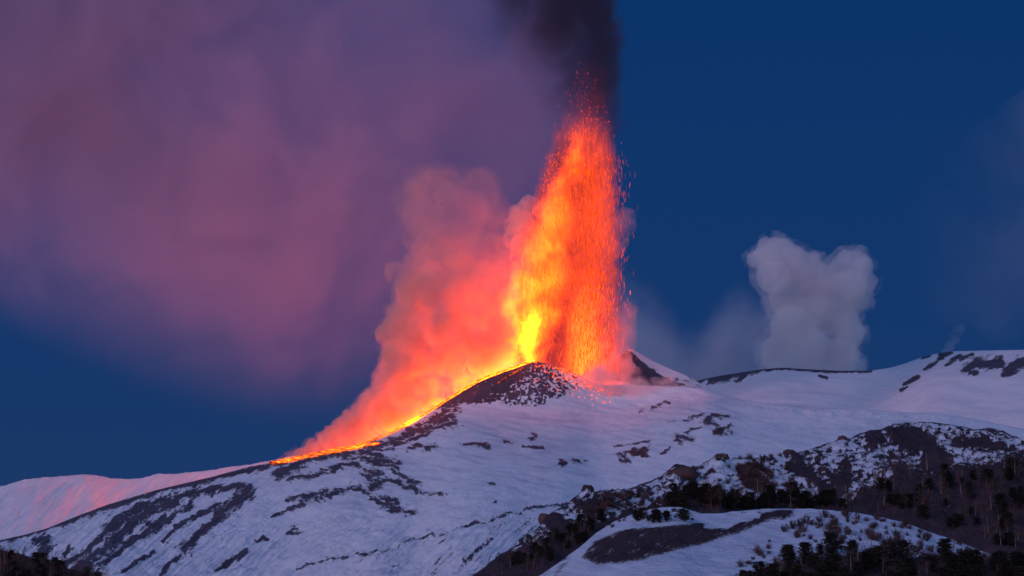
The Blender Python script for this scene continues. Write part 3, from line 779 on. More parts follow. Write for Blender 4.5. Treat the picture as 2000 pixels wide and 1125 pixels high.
# ---- smoke boiling off the flow
def volume_smoke(name, color, density, scale, lo, hi, step, aniso=0.0, detail=4, rough=0.55, dist=0.5, dlo=0.0, dhi=1.0):
    m, t, v = new_volume(name, step)
    tcn = t.nodes.new('ShaderNodeTexCoord')
    n = noise_node(t, tcn.outputs['Object'], scale, detail, rough, dist)
    d = rng_node(t, n, lo, hi, density * dlo, density * dhi)
    t.links.new(d, v.inputs['Density'])
    v.inputs['Color'].default_value = (*color, 1)
    v.inputs['Anisotropy'].default_value = aniso
    return m, t, v, d, tcn
m_fs, t, v, d, tcn = volume_smoke('fire_lit_smoke', (0.87, 0.60, 0.53), 0.115, 0.024, 0.42, 0.61, 0.12, dlo=0.04, detail=6, rough=0.64)
so = t.nodes.new('ShaderNodeSeparateXYZ'); t.links.new(tcn.outputs['Object'], so.inputs[0])
t.links.new(math_node(t, 'MULTIPLY', d, rng_node(t, so.outputs[2], -60, 170, 1.0, 0.05)), v.inputs['Density'])
FS_L = [(905, 535), (880, 585), (850, 635), (820, 668), (800, 690), (770, 722), (740, 742), (700, 748), (650, 750), (600, 762), (550, 778), (500, 796), (450, 800), (420, 782), (390, 778), (360, 795), (335, 835)]
FS_R = [(905, 540), (870, 700), (840, 790), (800, 850), (760, 915), (730, 985), (700, 1010), (640, 1000), (560, 985), (480, 985), (430, 975), (380, 960), (335, 930)]
puffs = []
rs = np.random.RandomState(4)
py = 902.0
while py > 345:
    l, r = np.interp(py, *np.array(FS_L[::-1]).T), np.interp(py, *np.array(FS_R[::-1]).T)
    step_y = 14
    px = l
    while px < r:
        crest = float(interp(C_SIL, px))
        hgt = max(crest - py, 0)
        rad = min(5.5 + 0.10 * hgt, 30) * rs.uniform(0.75, 1.25)
        q = min(px + rad, r) if px - rad < l else px
        q += rs.uniform(-.3, .3) * rad
        yq = py + rs.uniform(-.5, .5) * 12
        if yq < crest - 1 + rad * 0.2:
            cy_ = float(interp([(520, 4650), (760, 4900), (1050, 5000)], px))
            puffs.append((*P(q, yq, cy_ + 22 + 0.16 * hgt + rs.uniform(-1, 1) * (5 + 0.20 * hgt) + rad * MPP), rad * MPP))
            if rs.rand() < 0.35 and px - l < 40 + rad:      # small knobs on the outer edge
                puffs.append((*P(q - rad * rs.uniform(.6, 1.1), yq - rad * rs.uniform(-.4, .9), cy_ + 22 + 0.16 * hgt + rs.uniform(-1, 1) * rad), rad * 0.5 * MPP))
        px += max(rad * 0.75, 5)
    py -= step_y * (0.55 + 0.45 * min(1, (902 - py) / 250))
for (px, py, r) in [(985, 620, 22), (975, 650, 24), (960, 690, 22), (985, 680, 20), (1000, 655, 18), (935, 700, 20), (970, 590, 22), (1000, 560, 22), (985, 530, 24), (990, 500, 24)]:
    puffs.append((*P(px, py, YF + 30), r * MPP))
for (px, py, r) in [(935, 598, 32), (923, 640, 34), (945, 560, 34), (905, 620, 30), (930, 670, 28), (900, 570, 32), (955, 520, 34), (880, 660, 28), (940, 480, 34), (900, 500, 32)]:
    for yo in (5, 40): puffs.append((*P(px, py, YF + yo), r * MPP))
m_ff, t, v, d, tcn = volume_smoke('smoke_fringe', (0.90, 0.64, 0.60), 0.020, 0.035, 0.40, 0.64, 0.14, dlo=0.0, detail=6, rough=0.65)
so = t.nodes.new('ShaderNodeSeparateXYZ'); t.links.new(tcn.outputs['Object'], so.inputs[0])
t.links.new(math_node(t, 'MULTIPLY', d, rng_node(t, so.outputs[2], -70, 130, 0.9, 0.10)), v.inputs['Density'])
sm_ = tag(empty('smoke_plume', PV(850, 700, 5000)), 'orange and pink lit smoke billowing up from the lava flow', 'smoke')
for q in (puff_hull('core', puffs, 3.2, m_fs, sm_.location, 4.5, 17.0), puff_hull('fringe', [(x, y, z, r * 1.22) for x, y, z, r in puffs], 3.4, m_ff, sm_.location, 7.0, 24.0, seed=2.2, soften=5)):
    q.parent = sm_; q.location = (0, 0, 0)

# ---- yellow billows at the foot of the fountain
m_fb, *_ = volume_smoke('thick_glowing_smoke', (0.93, 0.80, 0.74), 0.075, 0.04, 0.36, 0.62, 0.16, dlo=0.08, detail=5, rough=0.6)
puffs = []
for (px, py, r) in [(985, 580, 17), (1000, 600, 20), (1008, 625, 22), (992, 560, 12), (975, 588, 10), (1012, 650, 22), (990, 640, 12), (965, 655, 15), (975, 675, 18), (950, 680, 14), (1000, 690, 18), (940, 700, 14), (960, 705, 14), (925, 718, 12), (905, 735, 10),
                    (1012, 420, 20), (1002, 440, 18), (1000, 468, 18), (1012, 455, 22), (1018, 480, 22), (1026, 440, 24), (1034, 400, 20), (1010, 500, 18), (1015, 525, 18), (1010, 545, 18)]:
    puffs.append((*P(px, py, YF + rs.uniform(15, 45)), r * MPP * 0.95))
puff_hull('smoke_billows', puffs, 2.2, m_fb, PV(990, 600, YF), 3.6, 13.0, 'dense orange billows hugging the left side of the lava fountain', 'smoke', soften=4)

# ---- pink fume round the crater
m_pf, *_ = volume_smoke('thin_fume', (0.93, 0.74, 0.74), 0.060, 0.028, 0.36, 0.66, 0.16, dlo=0.0, detail=5, rough=0.6)
puffs = []
for (px, py, r) in [(1150, 745, 16), (1180, 750, 20), (1205, 735, 18), (1225, 748, 18), (1250, 755, 16), (1280, 752, 14), (1310, 752, 12), (1340, 750, 10), (1190, 715, 16), (1170, 765, 16), (1200, 770, 20), (1235, 772, 14), (1212, 700, 20), (1160, 725, 20), (1150, 765, 16), (1255, 770, 16), (1290, 765, 14), (1320, 762, 12), (1220, 720, 20), (1180, 740, 26), (1215, 755, 26), (1250, 762, 24), (1285, 762, 20), (1160, 750, 22), (1230, 735, 22), (1305, 752, 16), (1140, 748, 16)]:
    puffs.append((*P(px, py, YF - 30 + rs.uniform(-15, 15) - 55 * (py > 735)), r * MPP))
puff_hull('crater_fume', puffs, 2.4, m_pf, PV(1220, 720, YF), 4.5, 13.0, 'thin pink fume drifting over the right side of the crater', 'smoke')
m_pf2, *_ = volume_smoke('faint_fume', (0.92, 0.78, 0.78), 0.024, 0.05, 0.38, 0.66, 0.16, dlo=0.05, detail=6, rough=0.65)
puffs = [(*P(px, py, YF + 10 + yo), r * MPP) for px, py, r, yo in [(1205, 700, 24, 0), (1210, 682, 24, 10), (1214, 662, 26, -8), (1216, 642, 26, 6), (1220, 624, 24, 0), (1222, 608, 20, 6), (1200, 660, 26, 20), (1200, 690, 26, -10)]]
puff_hull('fume_puff', puffs, 2.4, m_pf2, PV(1215, 655, YF), 5.5, 16.0, 'thin pink wisp of fume standing above the right rim of the crater', 'smoke', soften=8)
puffs = [(*P(px, py, YF + 20), r * MPP) for px, py, r in [(1185, 455, 24), (1205, 440, 24), (1220, 428, 20), (1205, 465, 22), (1190, 490, 20), (1222, 446, 16), (1195, 420, 18)]]
puff_hull('fume_puff', puffs, 2.4, m_pf2, PV(1205, 445, YF), 7.0, 18.0, 'small pink puff of fume on the right edge halfway up the fountain', 'smoke', soften=8)

# ---- dark ash column above the fountain
m_ash, t, v, d, tcn = volume_smoke('dark_ash', (0.12, 0.11, 0.17), 0.042, 0.018, 0.38, 0.62, 0.18, dlo=0.16, detail=6, rough=0.65, dist=0.8)
so = t.nodes.new('ShaderNodeSeparateXYZ'); t.links.new(tcn.outputs['Object'], so.inputs[0])
wob = math_node(t, 'MULTIPLY', math_node(t, 'SUBTRACT', noise_node(t, tcn.outputs['Object'], 0.020, 5, 0.65), 0.5), 80.0)
xx = math_node(t, 'ADD', so.outputs[0], wob)
def aedge(pts): return curve_node(t, so.outputs[2], [((200 - q) * MPP, (p - 1150) * MPP) for p, q in pts], -200 * MPP, 400 * MPP, -300 * MPP, 120 * MPP)
rgt = math_node(t, 'SUBTRACT', aedge([(1198, 400), (1206, 300), (1214, 200), (1214, 100), (1210, 0), (1200, -200)]), xx)
lft = math_node(t, 'SUBTRACT', xx, aedge([(1160, 400), (1140, 320), (1075, 220), (1010, 120), (945, 20), (880, -200)]))
d = math_node(t, 'MULTIPLY', math_node(t, 'MULTIPLY', d, rng_node(t, rgt, -3, 14)), math_node(t, 'MULTIPLY', rng_node(t, lft, -20, 135), rng_node(t, so.outputs[2], -210 * MPP, 70 * MPP, 0.0, 1.0)))
d = math_node(t, 'MULTIPLY', d, rng_node(t, math_node(t, 'ABSOLUTE', so.outputs[1]), 40, 85, 1.0, 0.0))
t.links.new(d, v.inputs['Density'])
puffs = []
for py in np.arange(345, -150, -22):
    l = np.interp(py, [-150, 0, 120, 220, 345], [850, 905, 975, 1045, 1115]); q = l
    while q < 1200:
        for yo in (-45, 0, 45):
            puffs.append((*P(min(q + 40, 1185), py, YF + 35 + yo), 46 * MPP))
        q += 34
puff_hull('ash_column', puffs, 7.0, m_ash, PV(1150, 200, YF + 35), 4.0, 30.0, 'dark ash column rising above the top of the lava fountain', 'ash cloud')

# ---- great drifting plume
m_pl, t, v, d, tcn = volume_smoke('drifting_plume', (0.53, 0.46, 0.66), 0.0112, 0.0056, 0.38, 0.60, 0.28, aniso=-0.3, detail=7, rough=0.60, dist=0.9, dlo=0.30)
PO = PV(600, 350, 5430)
MP2 = float(ray(1001, 350)[0] * 5430)
so = t.nodes.new('ShaderNodeSeparateXYZ'); t.links.new(tcn.outputs['Object'], so.inputs[0])
low = curve_node(t, so.outputs[0], [((p - 600) * MP2, (350 - q) * MP2) for p, q in [(-300, 560), (0, 640), (150, 710), (300, 770), (450, 815), (600, 840), (740, 820), (850, 740), (950, 660), (1100, 600), (1300, 400)]], -900 * MP2, 700 * MP2, -500 * MP2, 500 * MP2)
above = math_node(t, 'SUBTRACT', so.outputs[2], low)
fz_ = rng_node(t, above, -20 * MP2, 520 * MP2)
fr_ = rng_node(t, so.outputs[0], (1080 - 600) * MP2, (1212 - 600) * MP2, 1.0, 0.0)
fy_ = rng_node(t, math_node(t, 'ABSOLUTE', so.outputs[1]), 20, 240, 1.0, 0.0)
d = math_node(t, 'MULTIPLY', d, rng_node(t, so.outputs[0], -600 * MP2, 150 * MP2, 1.6, 0.6))
dd = math_node(t, 'MULTIPLY', math_node(t, 'MULTIPLY', d, fz_), math_node(t, 'MULTIPLY', fr_, fy_))
t.links.new(dd, v.inputs['Density'])
puffs = []
for (px, py, r) in [(-250, 100, 330), (0, 350, 260), (0, 50, 330), (200, 430, 270), (250, 100, 300), (420, 530, 240), (500, 200, 330), (600, 560, 220), (700, 300, 300), (760, 520, 220), (850, 100, 280), (900, 420, 230), (980, 250, 200), (1040, 50, 170), (400, -100, 300),
                    (0, -150, 300), (800, -150, 280), (1060, 350, 130), (940, 560, 130), (600, 650, 230), (430, 640, 200), (250, 560, 200), (760, 640, 210), (880, 640, 160), (60, 480, 200), (1060, 480, 130), (60, 240, 220), (150, 240, 220), (-120, 240, 260), (300, 300, 240), (120, 330, 220), (60, 560, 200), (-150, 450, 200), (450, 700, 190), (650, 720, 180), (250, 640, 190)]:
    puffs.append((*P(px, py, 5430), r * MP2 * 0.9))
ph = puff_hull('drifting_smoke', puffs, 22.0, m_pl, PO, 0.0, 110.0, 'huge soft purple smoke plume drifting away to the left', 'smoke cloud')

# ---- steam cloud behind the saddle
m_st, *_ = volume_smoke('steam', (1.0, 0.965, 0.96), 0.046, 0.013, 0.30, 0.70, 0.18, dlo=0.35, detail=5, rough=0.55)
m_sf, *_ = volume_smoke('steam_fringe', (1.0, 0.965, 0.96), 0.020, 0.024, 0.40, 0.66, 0.18, dlo=0.0, detail=6, rough=0.6)
puffs = []
YS = 6900.0
MPS = float(ray(1001, 600)[0] * YS)
ST = [(1500, 500, 34), (1475, 505, 22), (1525, 490, 30), (1550, 505, 34), (1510, 540, 42), (1580, 540, 46), (1540, 580, 50), (1610, 550, 42), (1645, 530, 36), (1680, 525, 32), (1692, 550, 28), (1660, 560, 40), (1600, 610, 56), (1550, 640, 58), (1640, 620, 46), (1660, 650, 38),
      (1580, 690, 62), (1640, 700, 50), (1520, 690, 44), (1600, 740, 60), (1530, 740, 50), (1660, 720, 36), (1685, 590, 20), (1490, 480, 20), (1515, 475, 20), (1650, 508, 24), (1675, 505, 24), (1590, 505, 18)]
for (px, py, r) in ST:
    puffs.append((*P(px, py, YS + rs.uniform(-1, 1) * r * 0.6), r * MPS * 0.92))
sc_ = tag(empty('steam_cloud', PV(1590, 610, YS)), 'pale grey steam cloud rising behind the snowy saddle', 'steam cloud')
def child_of(o, root):
    o.parent = root; o.location = (0, 0, 0); return o
child_of(puff_hull('core', [(x, y, z, r * 0.80) for x, y, z, r in puffs], 5.0, m_st, sc_.location, 8.0, 40.0, soften=10), sc_)
child_of(puff_hull('fringe', [(x, y, z, r * 1.06) for x, y, z, r in puffs], 5.5, m_sf, sc_.location, 11.0, 27.0, seed=3.3, soften=6), sc_)
m_st2, *_ = volume_smoke('steam_wisp', (0.95, 0.94, 0.96), 0.014, 0.02, 0.36, 0.68, 0.22, dlo=0.0, detail=6, rough=0.6)
m_st3, t, v, d, tcn = volume_smoke('steam_veil', (0.95, 0.93, 0.95), 0.0085, 0.0085, 0.30, 0.70, 0.3, dlo=0.15, detail=6, rough=0.55, dist=0.8)
so = t.nodes.new('ShaderNodeSeparateXYZ'); t.links.new(tcn.outputs['Object'], so.inputs[0])
top = curve_node(t, so.outputs[0], [((p - 1370) * MPS, (680 - q) * MPS) for p, q in [(1130, 540), (1200, 525), (1260, 545), (1310, 600), (1350, 630), (1400, 590), (1440, 560), (1480, 580), (1540, 600), (1640, 700), (1760, 740)]], -240 * MPS, 400 * MPS, -80 * MPS, 180 * MPS)
wob = math_node(t, 'MULTIPLY', math_node(t, 'SUBTRACT', noise_node(t, tcn.outputs['Object'], 0.014, 4, 0.6), 0.5), 110.0)
d = math_node(t, 'MULTIPLY', d, rng_node(t, math_node(t, 'ADD', math_node(t, 'SUBTRACT', top, so.outputs[2]), wob), 0, 95))
d = math_node(t, 'MULTIPLY', d, rng_node(t, math_node(t, 'ABSOLUTE', so.outputs[1]), 40, 150, 1.0, 0.0))
d = math_node(t, 'MULTIPLY', d, rng_node(t, so.outputs[0], -230 * MPS, -120 * MPS))
t.links.new(d, v.inputs['Density'])
puffs = [(*P(px, py, YS - 500 + yo), 95 * MPS) for px in range(1180, 1640, 55) for py in (560, 640, 720) for yo in (-80, 40)]
puff_hull('steam_veil', puffs, 12.0, m_st3, PV(1370, 680, YS - 500), 0.0, 60.0, 'faint grey steam veil between the fountain and the steam cloud', 'steam cloud')
puffs = [(*P(px, py, YS - 200), r * MPS) for px, py, r in [(1850, 690, 12), (1855, 675, 10), (1864, 660, 12), (1872, 645, 11), (1880, 640, 8)]]
puff_hull('steam_wisp', puffs, 3.0, m_st2, PV(1865, 660, YS - 200), 2.0, 12.0, 'tiny steam wisp above the far right summit', 'steam cloud')
# ------------------------------------------------------------------ trees, shrubs, boulders
def bark_mat(name, a, b, rough=0.9):
    m, t, out = new_mat(name)
    bs = t.nodes.new('ShaderNodeBsdfPrincipled'); bs.inputs['Roughness'].default_value = rough; bs.inputs['Specular IOR Level'].default_value = 0.1
    g = t.nodes.new('ShaderNodeNewGeometry'); oi = t.nodes.new('ShaderNodeObjectInfo')
    n = noise_node(t, g.outputs['Position'], 0.8, 3)
    f = math_node(t, 'ADD', math_node(t, 'MULTIPLY', n, 0.6), math_node(t, 'MULTIPLY', oi.outputs['Random'], 0.45))
    t.links.new(mix_col(t, rng_node(t, f, 0.25, 0.8), a, b), bs.inputs['Base Color']); t.links.new(bs.outputs[0], out.inputs[0])
    return m
M_needle = bark_mat('pine_needles', (0.014, 0.016, 0.016), (0.034, 0.032, 0.028))
M_bark = bark_mat('bark', (0.05, 0.036, 0.032), (0.10, 0.075, 0.065))
M_twig = bark_mat('bare_twigs', (0.050, 0.032, 0.036), (0.100, 0.066, 0.068))
M_birch = bark_mat('pale_bark', (0.16, 0.13, 0.13), (0.28, 0.24, 0.23))
M_boulder = bark_mat('lava_boulder', (0.045, 0.030, 0.034), (0.095, 0.060, 0.062))

def tube(V, F, a, b, ra, rb, n=4):
    a, b = Vector(a), Vector(b); d = (b - a).normalized()
    u = d.orthogonal().normalized(); w_ = d.cross(u); k = len(V)
    for c, r in ((a, ra), (b, rb)):
        for i in range(n):
            q = 2 * math.pi * i / n
            V.append(c + (u * math.cos(q) + w_ * math.sin(q)) * r)
    for i in range(n): F.append((k + i, k + (i + 1) % n, k + n + (i + 1) % n, k + n + i))

def mk(name, V, F, mat, parent=None):
    me = bpy.data.meshes.new(name); me.from_pydata([tuple(v) for v in V], [], F); me.update()
    return link(name, me, mat, parent)

def pine_proto(seed, slim):
    r = random.Random(seed); root = empty('pine_tree', (0, 0, 0)); H = 10.0
    V, F = [], []
    lean = r.uniform(-.3, .3)
    pts = [(0, 0, -0.4), (lean * .3, 0, 3), (lean * .7, .1, 6.5), (lean, 0, 9.6)]
    for q in range(3): tube(V, F, pts[q], pts[q + 1], .22 - .06 * q, .22 - .06 * (q + 1), 6)
    V2, F2 = [], []
    nb = 40
    for k in range(nb):
        z = 1.4 + (H - 1.8) * (k / nb) ** 0.9
        prof = slim * math.sqrt(max(0.02, 1.0 - (max(0, z - 4.2) / (H - 3.9)) ** 2)) * min(1, (z - .2) / 2.2) * r.uniform(.75, 1.15) + 0.15
        for q in range(3):
            an = r.uniform(0, 6.28); L = prof * r.uniform(.55, 1.15)
            e = Vector((math.cos(an) * L + lean * z / H, math.sin(an) * L, z + L * .15 + r.uniform(-.3, .3)))
            tube(V, F, (lean * z / H, 0, z - .2), e, .05, .015, 3)
            for i in range(17):                                     # needle sprays along the limb, gaps between limbs
                f = r.uniform(.25, 1.05); c = Vector((lean * z / H, 0, z)).lerp(e, f) + Vector((r.gauss(0, .24), r.gauss(0, .24), r.gauss(0.05, .2)))
                s_ = r.uniform(.2, .5); a1 = Vector((r.gauss(0, 1), r.gauss(0, 1), r.gauss(0, .6))).normalized() * s_; b1 = Vector((r.gauss(0, 1), r.gauss(0, 1), r.gauss(0, .6))).normalized() * s_ * .7
                m0 = len(V2); V2 += [c - a1, c + b1, c + a1, c - b1]; F2.append((m0, m0 + 1, m0 + 2, m0 + 3))
    mk('trunk', V, F, M_bark, root); mk('crown', V2, F2, M_needle, root)
    return root

def bare_proto(seed, birch):
    r = random.Random(seed); root = empty('bare_tree', (0, 0, 0))
    V, F, V2, F2 = [], [], [], []
    tube(V, F, (0, 0, -.4), (.1, 0, 3), .16, .12, 6); tube(V, F, (.1, 0, 3), (r.uniform(-.3, .4), r.uniform(-.3, .3), 7.6), .12, .03, 5)
    def grow(a, d, L, rad, lev):
        b = a + d * L; tube(V2, F2, a, b, rad, rad * .55, 3)
        if lev == 0: return
        for q in range(4 if lev == 2 else 5):
            f = r.uniform(.35, 1.0); d2 = (d + Vector((r.gauss(0, .55), r.gauss(0, .55), r.gauss(.15, .35)))).normalized()
            grow(a.lerp(b, f), d2, L * r.uniform(.4, .65), rad * .6, lev - 1)
    for k in range(15):
        z = r.uniform(1.5, 7.0); an = r.uniform(0, 6.28)
        grow(Vector((.1, 0, z)), Vector((math.cos(an), math.sin(an), r.uniform(.5, 1.3))).normalized(), (2.4 - .18 * z) * r.uniform(.8, 1.3) + .4, .05, 2)
    mk('trunk', V, F, M_birch if birch else M_bark, root); mk('crown', V2, F2, M_twig, root)
    return root

def shrub_proto(seed):
    r = random.Random(seed); V, F = [], []
    for k in range(46):
        an = r.uniform(0, 6.28); t_ = abs(r.gauss(0, .55)); d = Vector((math.cos(an) * math.sin(t_), math.sin(an) * math.sin(t_), math.cos(t_)))
        L = r.uniform(.8, 1.7); b = d * L; o_ = Vector((math.cos(an) * .25, math.sin(an) * .25, -.12)); tube(V, F, o_, o_ + b, .035, .012, 3)
        for q in range(7):
            f = r.uniform(.3, 1); d2 = (d + Vector((r.gauss(0, .6), r.gauss(0, .6), r.gauss(.1, .4)))).normalized()
            tube(V, F, o_ + b * f, o_ + b * f + d2 * r.uniform(.25, .6), .022, .008, 3)
    return mk('shrub', V, F, M_twig)

PINES = [pine_proto(k, sl) for k, sl in enumerate((3.0, 3.5, 2.7, 3.9, 3.2))]
BARES = [bare_proto(20 + k, k % 2 == 0) for k in range(4)]
SHRUBS = [shrub_proto(40 + k) for k in range(5)]
used = {}
def plant(protos, pos, h, unit, label, cat, group, rng):
    wide = 1.4 if cat == 'pine tree' else 1.0
    k = rng.randrange(len(protos)); src = protos[k]
    if src.name not in used:
        o = src; used[src.name] = 1
    else:
        o = src.copy(); COL.objects.link(o)
        for ch in src.children:
            c = ch.copy(); COL.objects.link(c); c.parent = o
    s = h / unit
    o.location = pos; o.rotation_euler = (rng.uniform(-.04, .04), rng.uniform(-.04, .04), rng.uniform(0, 6.28))
    o.scale = (s * wide * rng.uniform(.8, 1.2), s * wide * rng.uniform(.8, 1.2), s)
    tag(o, label, cat, group)
    return o
def scatter(protos, sheet, n, region, hpx, unit, label, cat, group, seed, depth_px=None):
    """n plants on a hillside inside a region of the photograph; hpx is their height range in photo pixels"""
    rng = random.Random(seed); xs = [p[0] for p in region]; ys = [p[1] for p in region]; done = 0; tries = 0
    while done < n and tries < n * 60:
        tries += 1
        x, y = rng.uniform(min(xs), max(xs)), rng.uniform(min(ys), max(ys))
        if not bool(inside(np.array([x]), np.array([y]), region)[0]): continue
        p = sheet.at(x, y)
        plant(protos, p, rng.uniform(*hpx) * p.y / K, unit, label, cat, group, rng); done += 1

scatter(PINES, front_hill, 150, [(1440, 1150), (1500, 1118), (1580, 1090), (1640, 1075), (1720, 1082), (1800, 1090), (1880, 1100), (1960, 1112), (2030, 1130), (2030, 1200), (1440, 1200)], (24, 46), 10.0,
        'dark pine in the dense grove at the foot of the snowy hill', 'pine tree', 'pines in the grove below the snowy hill', 1)
scatter(BARES, front_hill, 34, [(1480, 1122), (1560, 1085), (1700, 1066), (1850, 1080), (2010, 1110), (2010, 1150), (1480, 1150)], (26, 46), 8.0,
        'leafless brown tree mixed among the dark pines below the snowy hill', 'bare tree', 'bare trees in the grove below the snowy hill', 2)
scatter(PINES, ridge, 40, [(1310, 985), (1400, 990), (1500, 985), (1600, 992), (1670, 1000), (1670, 1010), (1300, 1008)], (20, 38), 10.0,
        'dark pine in the narrow belt behind the snowy hill', 'pine tree', 'pines in the belt behind the snowy hill', 3)
scatter(BARES, ridge, 30, [(1290, 990), (1400, 985), (1500, 980), (1600, 985), (1690, 990), (1690, 1006), (1290, 1006)], (28, 44), 8.0,
        'thin leafless tree in the belt behind the snowy hill', 'bare tree', 'bare trees in the belt behind the snowy hill', 4)
scatter(PINES, front_hill, 13, [(1232, 1012), (1300, 1012), (1345, 1014), (1345, 1022), (1300, 1025), (1232, 1024)], (12, 25), 10.0,
        'small dark pine in the snowy hollow above the scree slope', 'pine tree', 'small pines in the snowy hollow', 5)
scatter(PINES, ridge, 46, [(1690, 985), (1740, 940), (1800, 935), (1900, 945), (2020, 930), (2020, 1110), (1900, 1065), (1780, 1020)], (14, 32), 10.0,
        'dark pine scattered over the brown wooded slope of the ridge', 'pine tree', 'pines on the brown wooded slope', 6)
scatter(BARES, ridge, 130, [(1660, 1000), (1720, 930), (1800, 925), (1900, 925), (2020, 905), (2020, 1110), (1900, 1065), (1780, 1020)], (20, 40), 8.0,
        'leafless tree on the brown wooded slope of the ridge', 'bare tree', 'bare trees on the brown wooded slope', 7)
scatter(BARES, ridge, 56, [(950, 1120), (1010, 1085), (1090, 1055), (1160, 1020), (1230, 1000), (1290, 985), (1290, 1000), (1190, 1028), (1150, 1062), (1090, 1100), (1000, 1150)], (16, 28), 8.0,
        'leafless tree in the dark scrub along the gully left of the snowy hill', 'bare tree', 'bare trees in the gully scrub', 8)
scatter(PINES, ridge, 22, [(990, 1120), (1090, 1070), (1160, 1035), (1230, 1008), (1190, 1028), (1150, 1062), (1090, 1110)], (16, 30), 10.0,
        'dark pine in the gully scrub left of the snowy hill', 'pine tree', 'pines in the gully scrub', 9)
scatter(PINES, left_slope, 30, [(-20, 1085), (60, 1102), (140, 1122), (200, 1136), (200, 1165), (-20, 1165)], (20, 34), 10.0,
        'dark pine on the wooded slope at the lower left corner', 'pine tree', 'pines on the lower left slope', 10)
scatter(BARES, left_slope, 75, [(-20, 1078), (60, 1098), (140, 1116), (215, 1135), (215, 1160), (-20, 1160)], (22, 40), 8.0,
        'leafless tree on the wooded slope at the lower left corner', 'bare tree', 'bare trees on the lower left slope', 11)
scatter(SHRUBS, front_hill, 120, [(1500, 1055), (1560, 1020), (1640, 1005), (1720, 1014), (1800, 1040), (1880, 1066), (1960, 1095), (1900, 1110), (1800, 1082), (1700, 1062), (1620, 1062), (1540, 1092), (1440, 1118), (1440, 1100)], (6, 19), 1.7,
        'brown leafless shrub dotted over the snow of the front hill', 'shrub', 'shrubs on the snowy front hill', 12)
scatter(SHRUBS, front_hill, 26, [(1190, 1020), (1290, 993), (1340, 995), (1370, 1008), (1350, 1018), (1230, 1012), (1180, 1040)], (4, 9), 1.7,
        'tiny shrub on the pale snow round the hollow', 'shrub', 'shrubs round the snowy hollow', 13)
scatter(SHRUBS, ridge, 46, [(1440, 925), (1470, 918), (1500, 935), (1515, 960), (1490, 972), (1450, 960)], (11, 20), 1.7,
        'grey brown shrub in the thicket on the snowy ridge face', 'shrub', 'shrubs in the thicket on the ridge face', 14)
scatter(SHRUBS, ridge, 60, [(1330, 935), (1400, 905), (1520, 900), (1560, 940), (1640, 985), (1560, 985), (1400, 965), (1330, 965)], (6, 14), 1.7,
        'small brown shrub between the ledges of the rocky ridge', 'shrub', 'shrubs between the ridge ledges', 15)
scatter(SHRUBS, ridge, 40, [(1130, 1000), (1180, 985), (1240, 975), (1290, 975), (1280, 990), (1220, 1000), (1150, 1025)], (9, 17), 1.7,
        'brown shrub on the ridge foot above the gully scrub', 'shrub', 'shrubs above the gully scrub', 16)

# undergrowth nobody could count
def undergrowth(name, sheet, n, region, hm, label, seed):
    rng = random.Random(seed); xs = [p[0] for p in region]; ys = [p[1] for p in region]
    x = np.array([rng.uniform(min(xs), max(xs)) for _ in range(n)]); y = np.array([rng.uniform(min(ys), max(ys)) for _ in range(n)])
    ok = inside(x, y, region); V, F = [], []
    for a, b in zip(x[ok], y[ok]):
        p = sheet.at(a, b)
        for q in range(5):
            an = rng.uniform(0, 6.28); d = Vector((math.cos(an) * .6, math.sin(an) * .6, 1)) * rng.uniform(.5, 1) * hm; o_ = p + Vector((rng.gauss(0, .6), rng.gauss(0, 1), -.1))
            s_ = Vector((math.sin(an), -math.cos(an), 0)) * rng.uniform(.06, .16); k = len(V)
            V += [o_ - s_, o_ + s_, o_ + d + s_ * .3, o_ + d - s_ * .3]; F.append((k, k + 1, k + 2, k + 3))
    return tag(mk(name, V, F, M_twig), label, 'undergrowth', None, 'stuff')
undergrowth('undergrowth', ridge, 9000, [(930, 1130), (1010, 1080), (1090, 1050), (1160, 1012), (1250, 985), (1330, 972), (1420, 974), (1500, 984), (1660, 984), (1700, 940), (1760, 905), (1850, 915), (2020, 900), (2020, 1110), (1900, 1070), (1780, 1030), (1680, 1005), (1400, 1010), (1290, 998),
             (1190, 1032), (1140, 1075), (1080, 1120), (1000, 1150)], 1.5, 'brown leafless undergrowth over the foot of the ridge', 31)
undergrowth('undergrowth', left_slope, 2500, [(-30, 1070), (60, 1092), (140, 1114), (220, 1138), (220, 1170), (-30, 1170)], 1.6, 'brown leafless undergrowth on the lower left slope', 32)

undergrowth('undergrowth', front_hill, 6000, [(1440, 1150), (1480, 1115), (1560, 1085), (1640, 1066), (1720, 1070), (1800, 1078), (1900, 1092), (2020, 1115), (2020, 1200), (1440, 1200)], 1.2, 'dark leafless undergrowth between the pines below the snowy hill', 33)

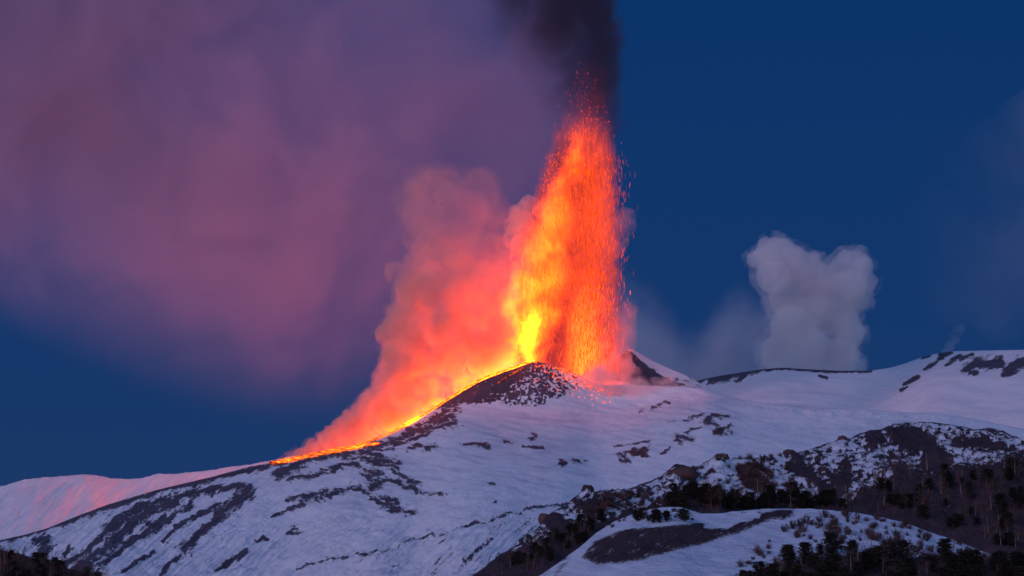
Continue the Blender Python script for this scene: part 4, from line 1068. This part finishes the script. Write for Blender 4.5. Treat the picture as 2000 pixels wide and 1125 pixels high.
# lava boulders standing on their own
def boulder(px, py, sheet, w_, h_, label, seed):
    V, F = ICO3; p = sheet.at(px, py); m = p.y / K
    v = np.sign(V) * np.abs(V) ** 0.95 * (1 + 0.75 * ridged(V[:, 0] * 1.3 + seed, V[:, 1] * 1.3, V[:, 2] * 1.6, 4, 0.7))[:, None]
    v = v * np.array((w_ * m / 2, w_ * m / 2, h_ * m / 2))
    me = mesh_from('boulder', v, F, False)
    o = link('boulder', me, M_boulder); o.location = (p.x, p.y + w_ * m * .2, p.z + h_ * m * .04); o.rotation_euler = (0, 0, seed)
    return tag(o, label, 'boulder', 'lava boulders')
boulder(1333, 936, ridge, 42, 26, 'big dark boulder on the crest of the rocky ridge beside the snow', 1.1)
boulder(1148, 966, ridge, 17, 16, 'knob of dark rock topping the lower end of the ridge crest', 2.3)
boulder(1062, 1018, ridge, 16, 17, 'brown rock knob on the steep lower left crest of the ridge', 3.7)
boulder(1410, 897, ridge, 20, 10, 'flat dark boulder on the small snowy bump of the ridge crest', 4.2)
boulder(1645, 862, ridge, 13, 11, 'pointed rock on the rising crest right of the gullies', 5.9)
boulder(1541, 892, ridge, 17, 12, 'dark rock at the head of the brown gully', 6.4)
boulder(1096, 907, volcano, 9, 6, 'lone dark rock on the pink snow below the crater', 7.7)
boulder(1126, 902, volcano, 10, 5, 'low dark rock beside the lone rock on the pink snow', 8.8)
# ---- faint smoke high over the right ridge
m_hz, t, v, d, tcn = volume_smoke('faint_smoke', (0.9, 0.84, 0.9), 0.0014, 0.0035, 0.36, 0.70, 0.4, dlo=0.0)
so = t.nodes.new('ShaderNodeSeparateXYZ'); t.links.new(tcn.outputs['Object'], so.inputs[0])
t.links.new(math_node(t, 'MULTIPLY', d, rng_node(t, so.outputs[0], -230 * MPS, 120 * MPS)), v.inputs['Density'])
puffs = [(*P(px, py, 7200), r * MPS) for px, py, r in [(1960, 330, 120), (2060, 300, 150), (1900, 420, 90), (2000, 480, 120), (2100, 420, 160), (1850, 440, 110), (1960, 600, 80), (2040, 560, 100), (1850, 330, 100), (1860, 560, 90)]]
puff_hull('faint_smoke', puffs, 16.0, m_hz, PV(1960, 420, 7200), 0.0, 80.0, 'faint mauve smoke hanging in the blue sky over the far right summit', 'smoke cloud')
#@@NEXT
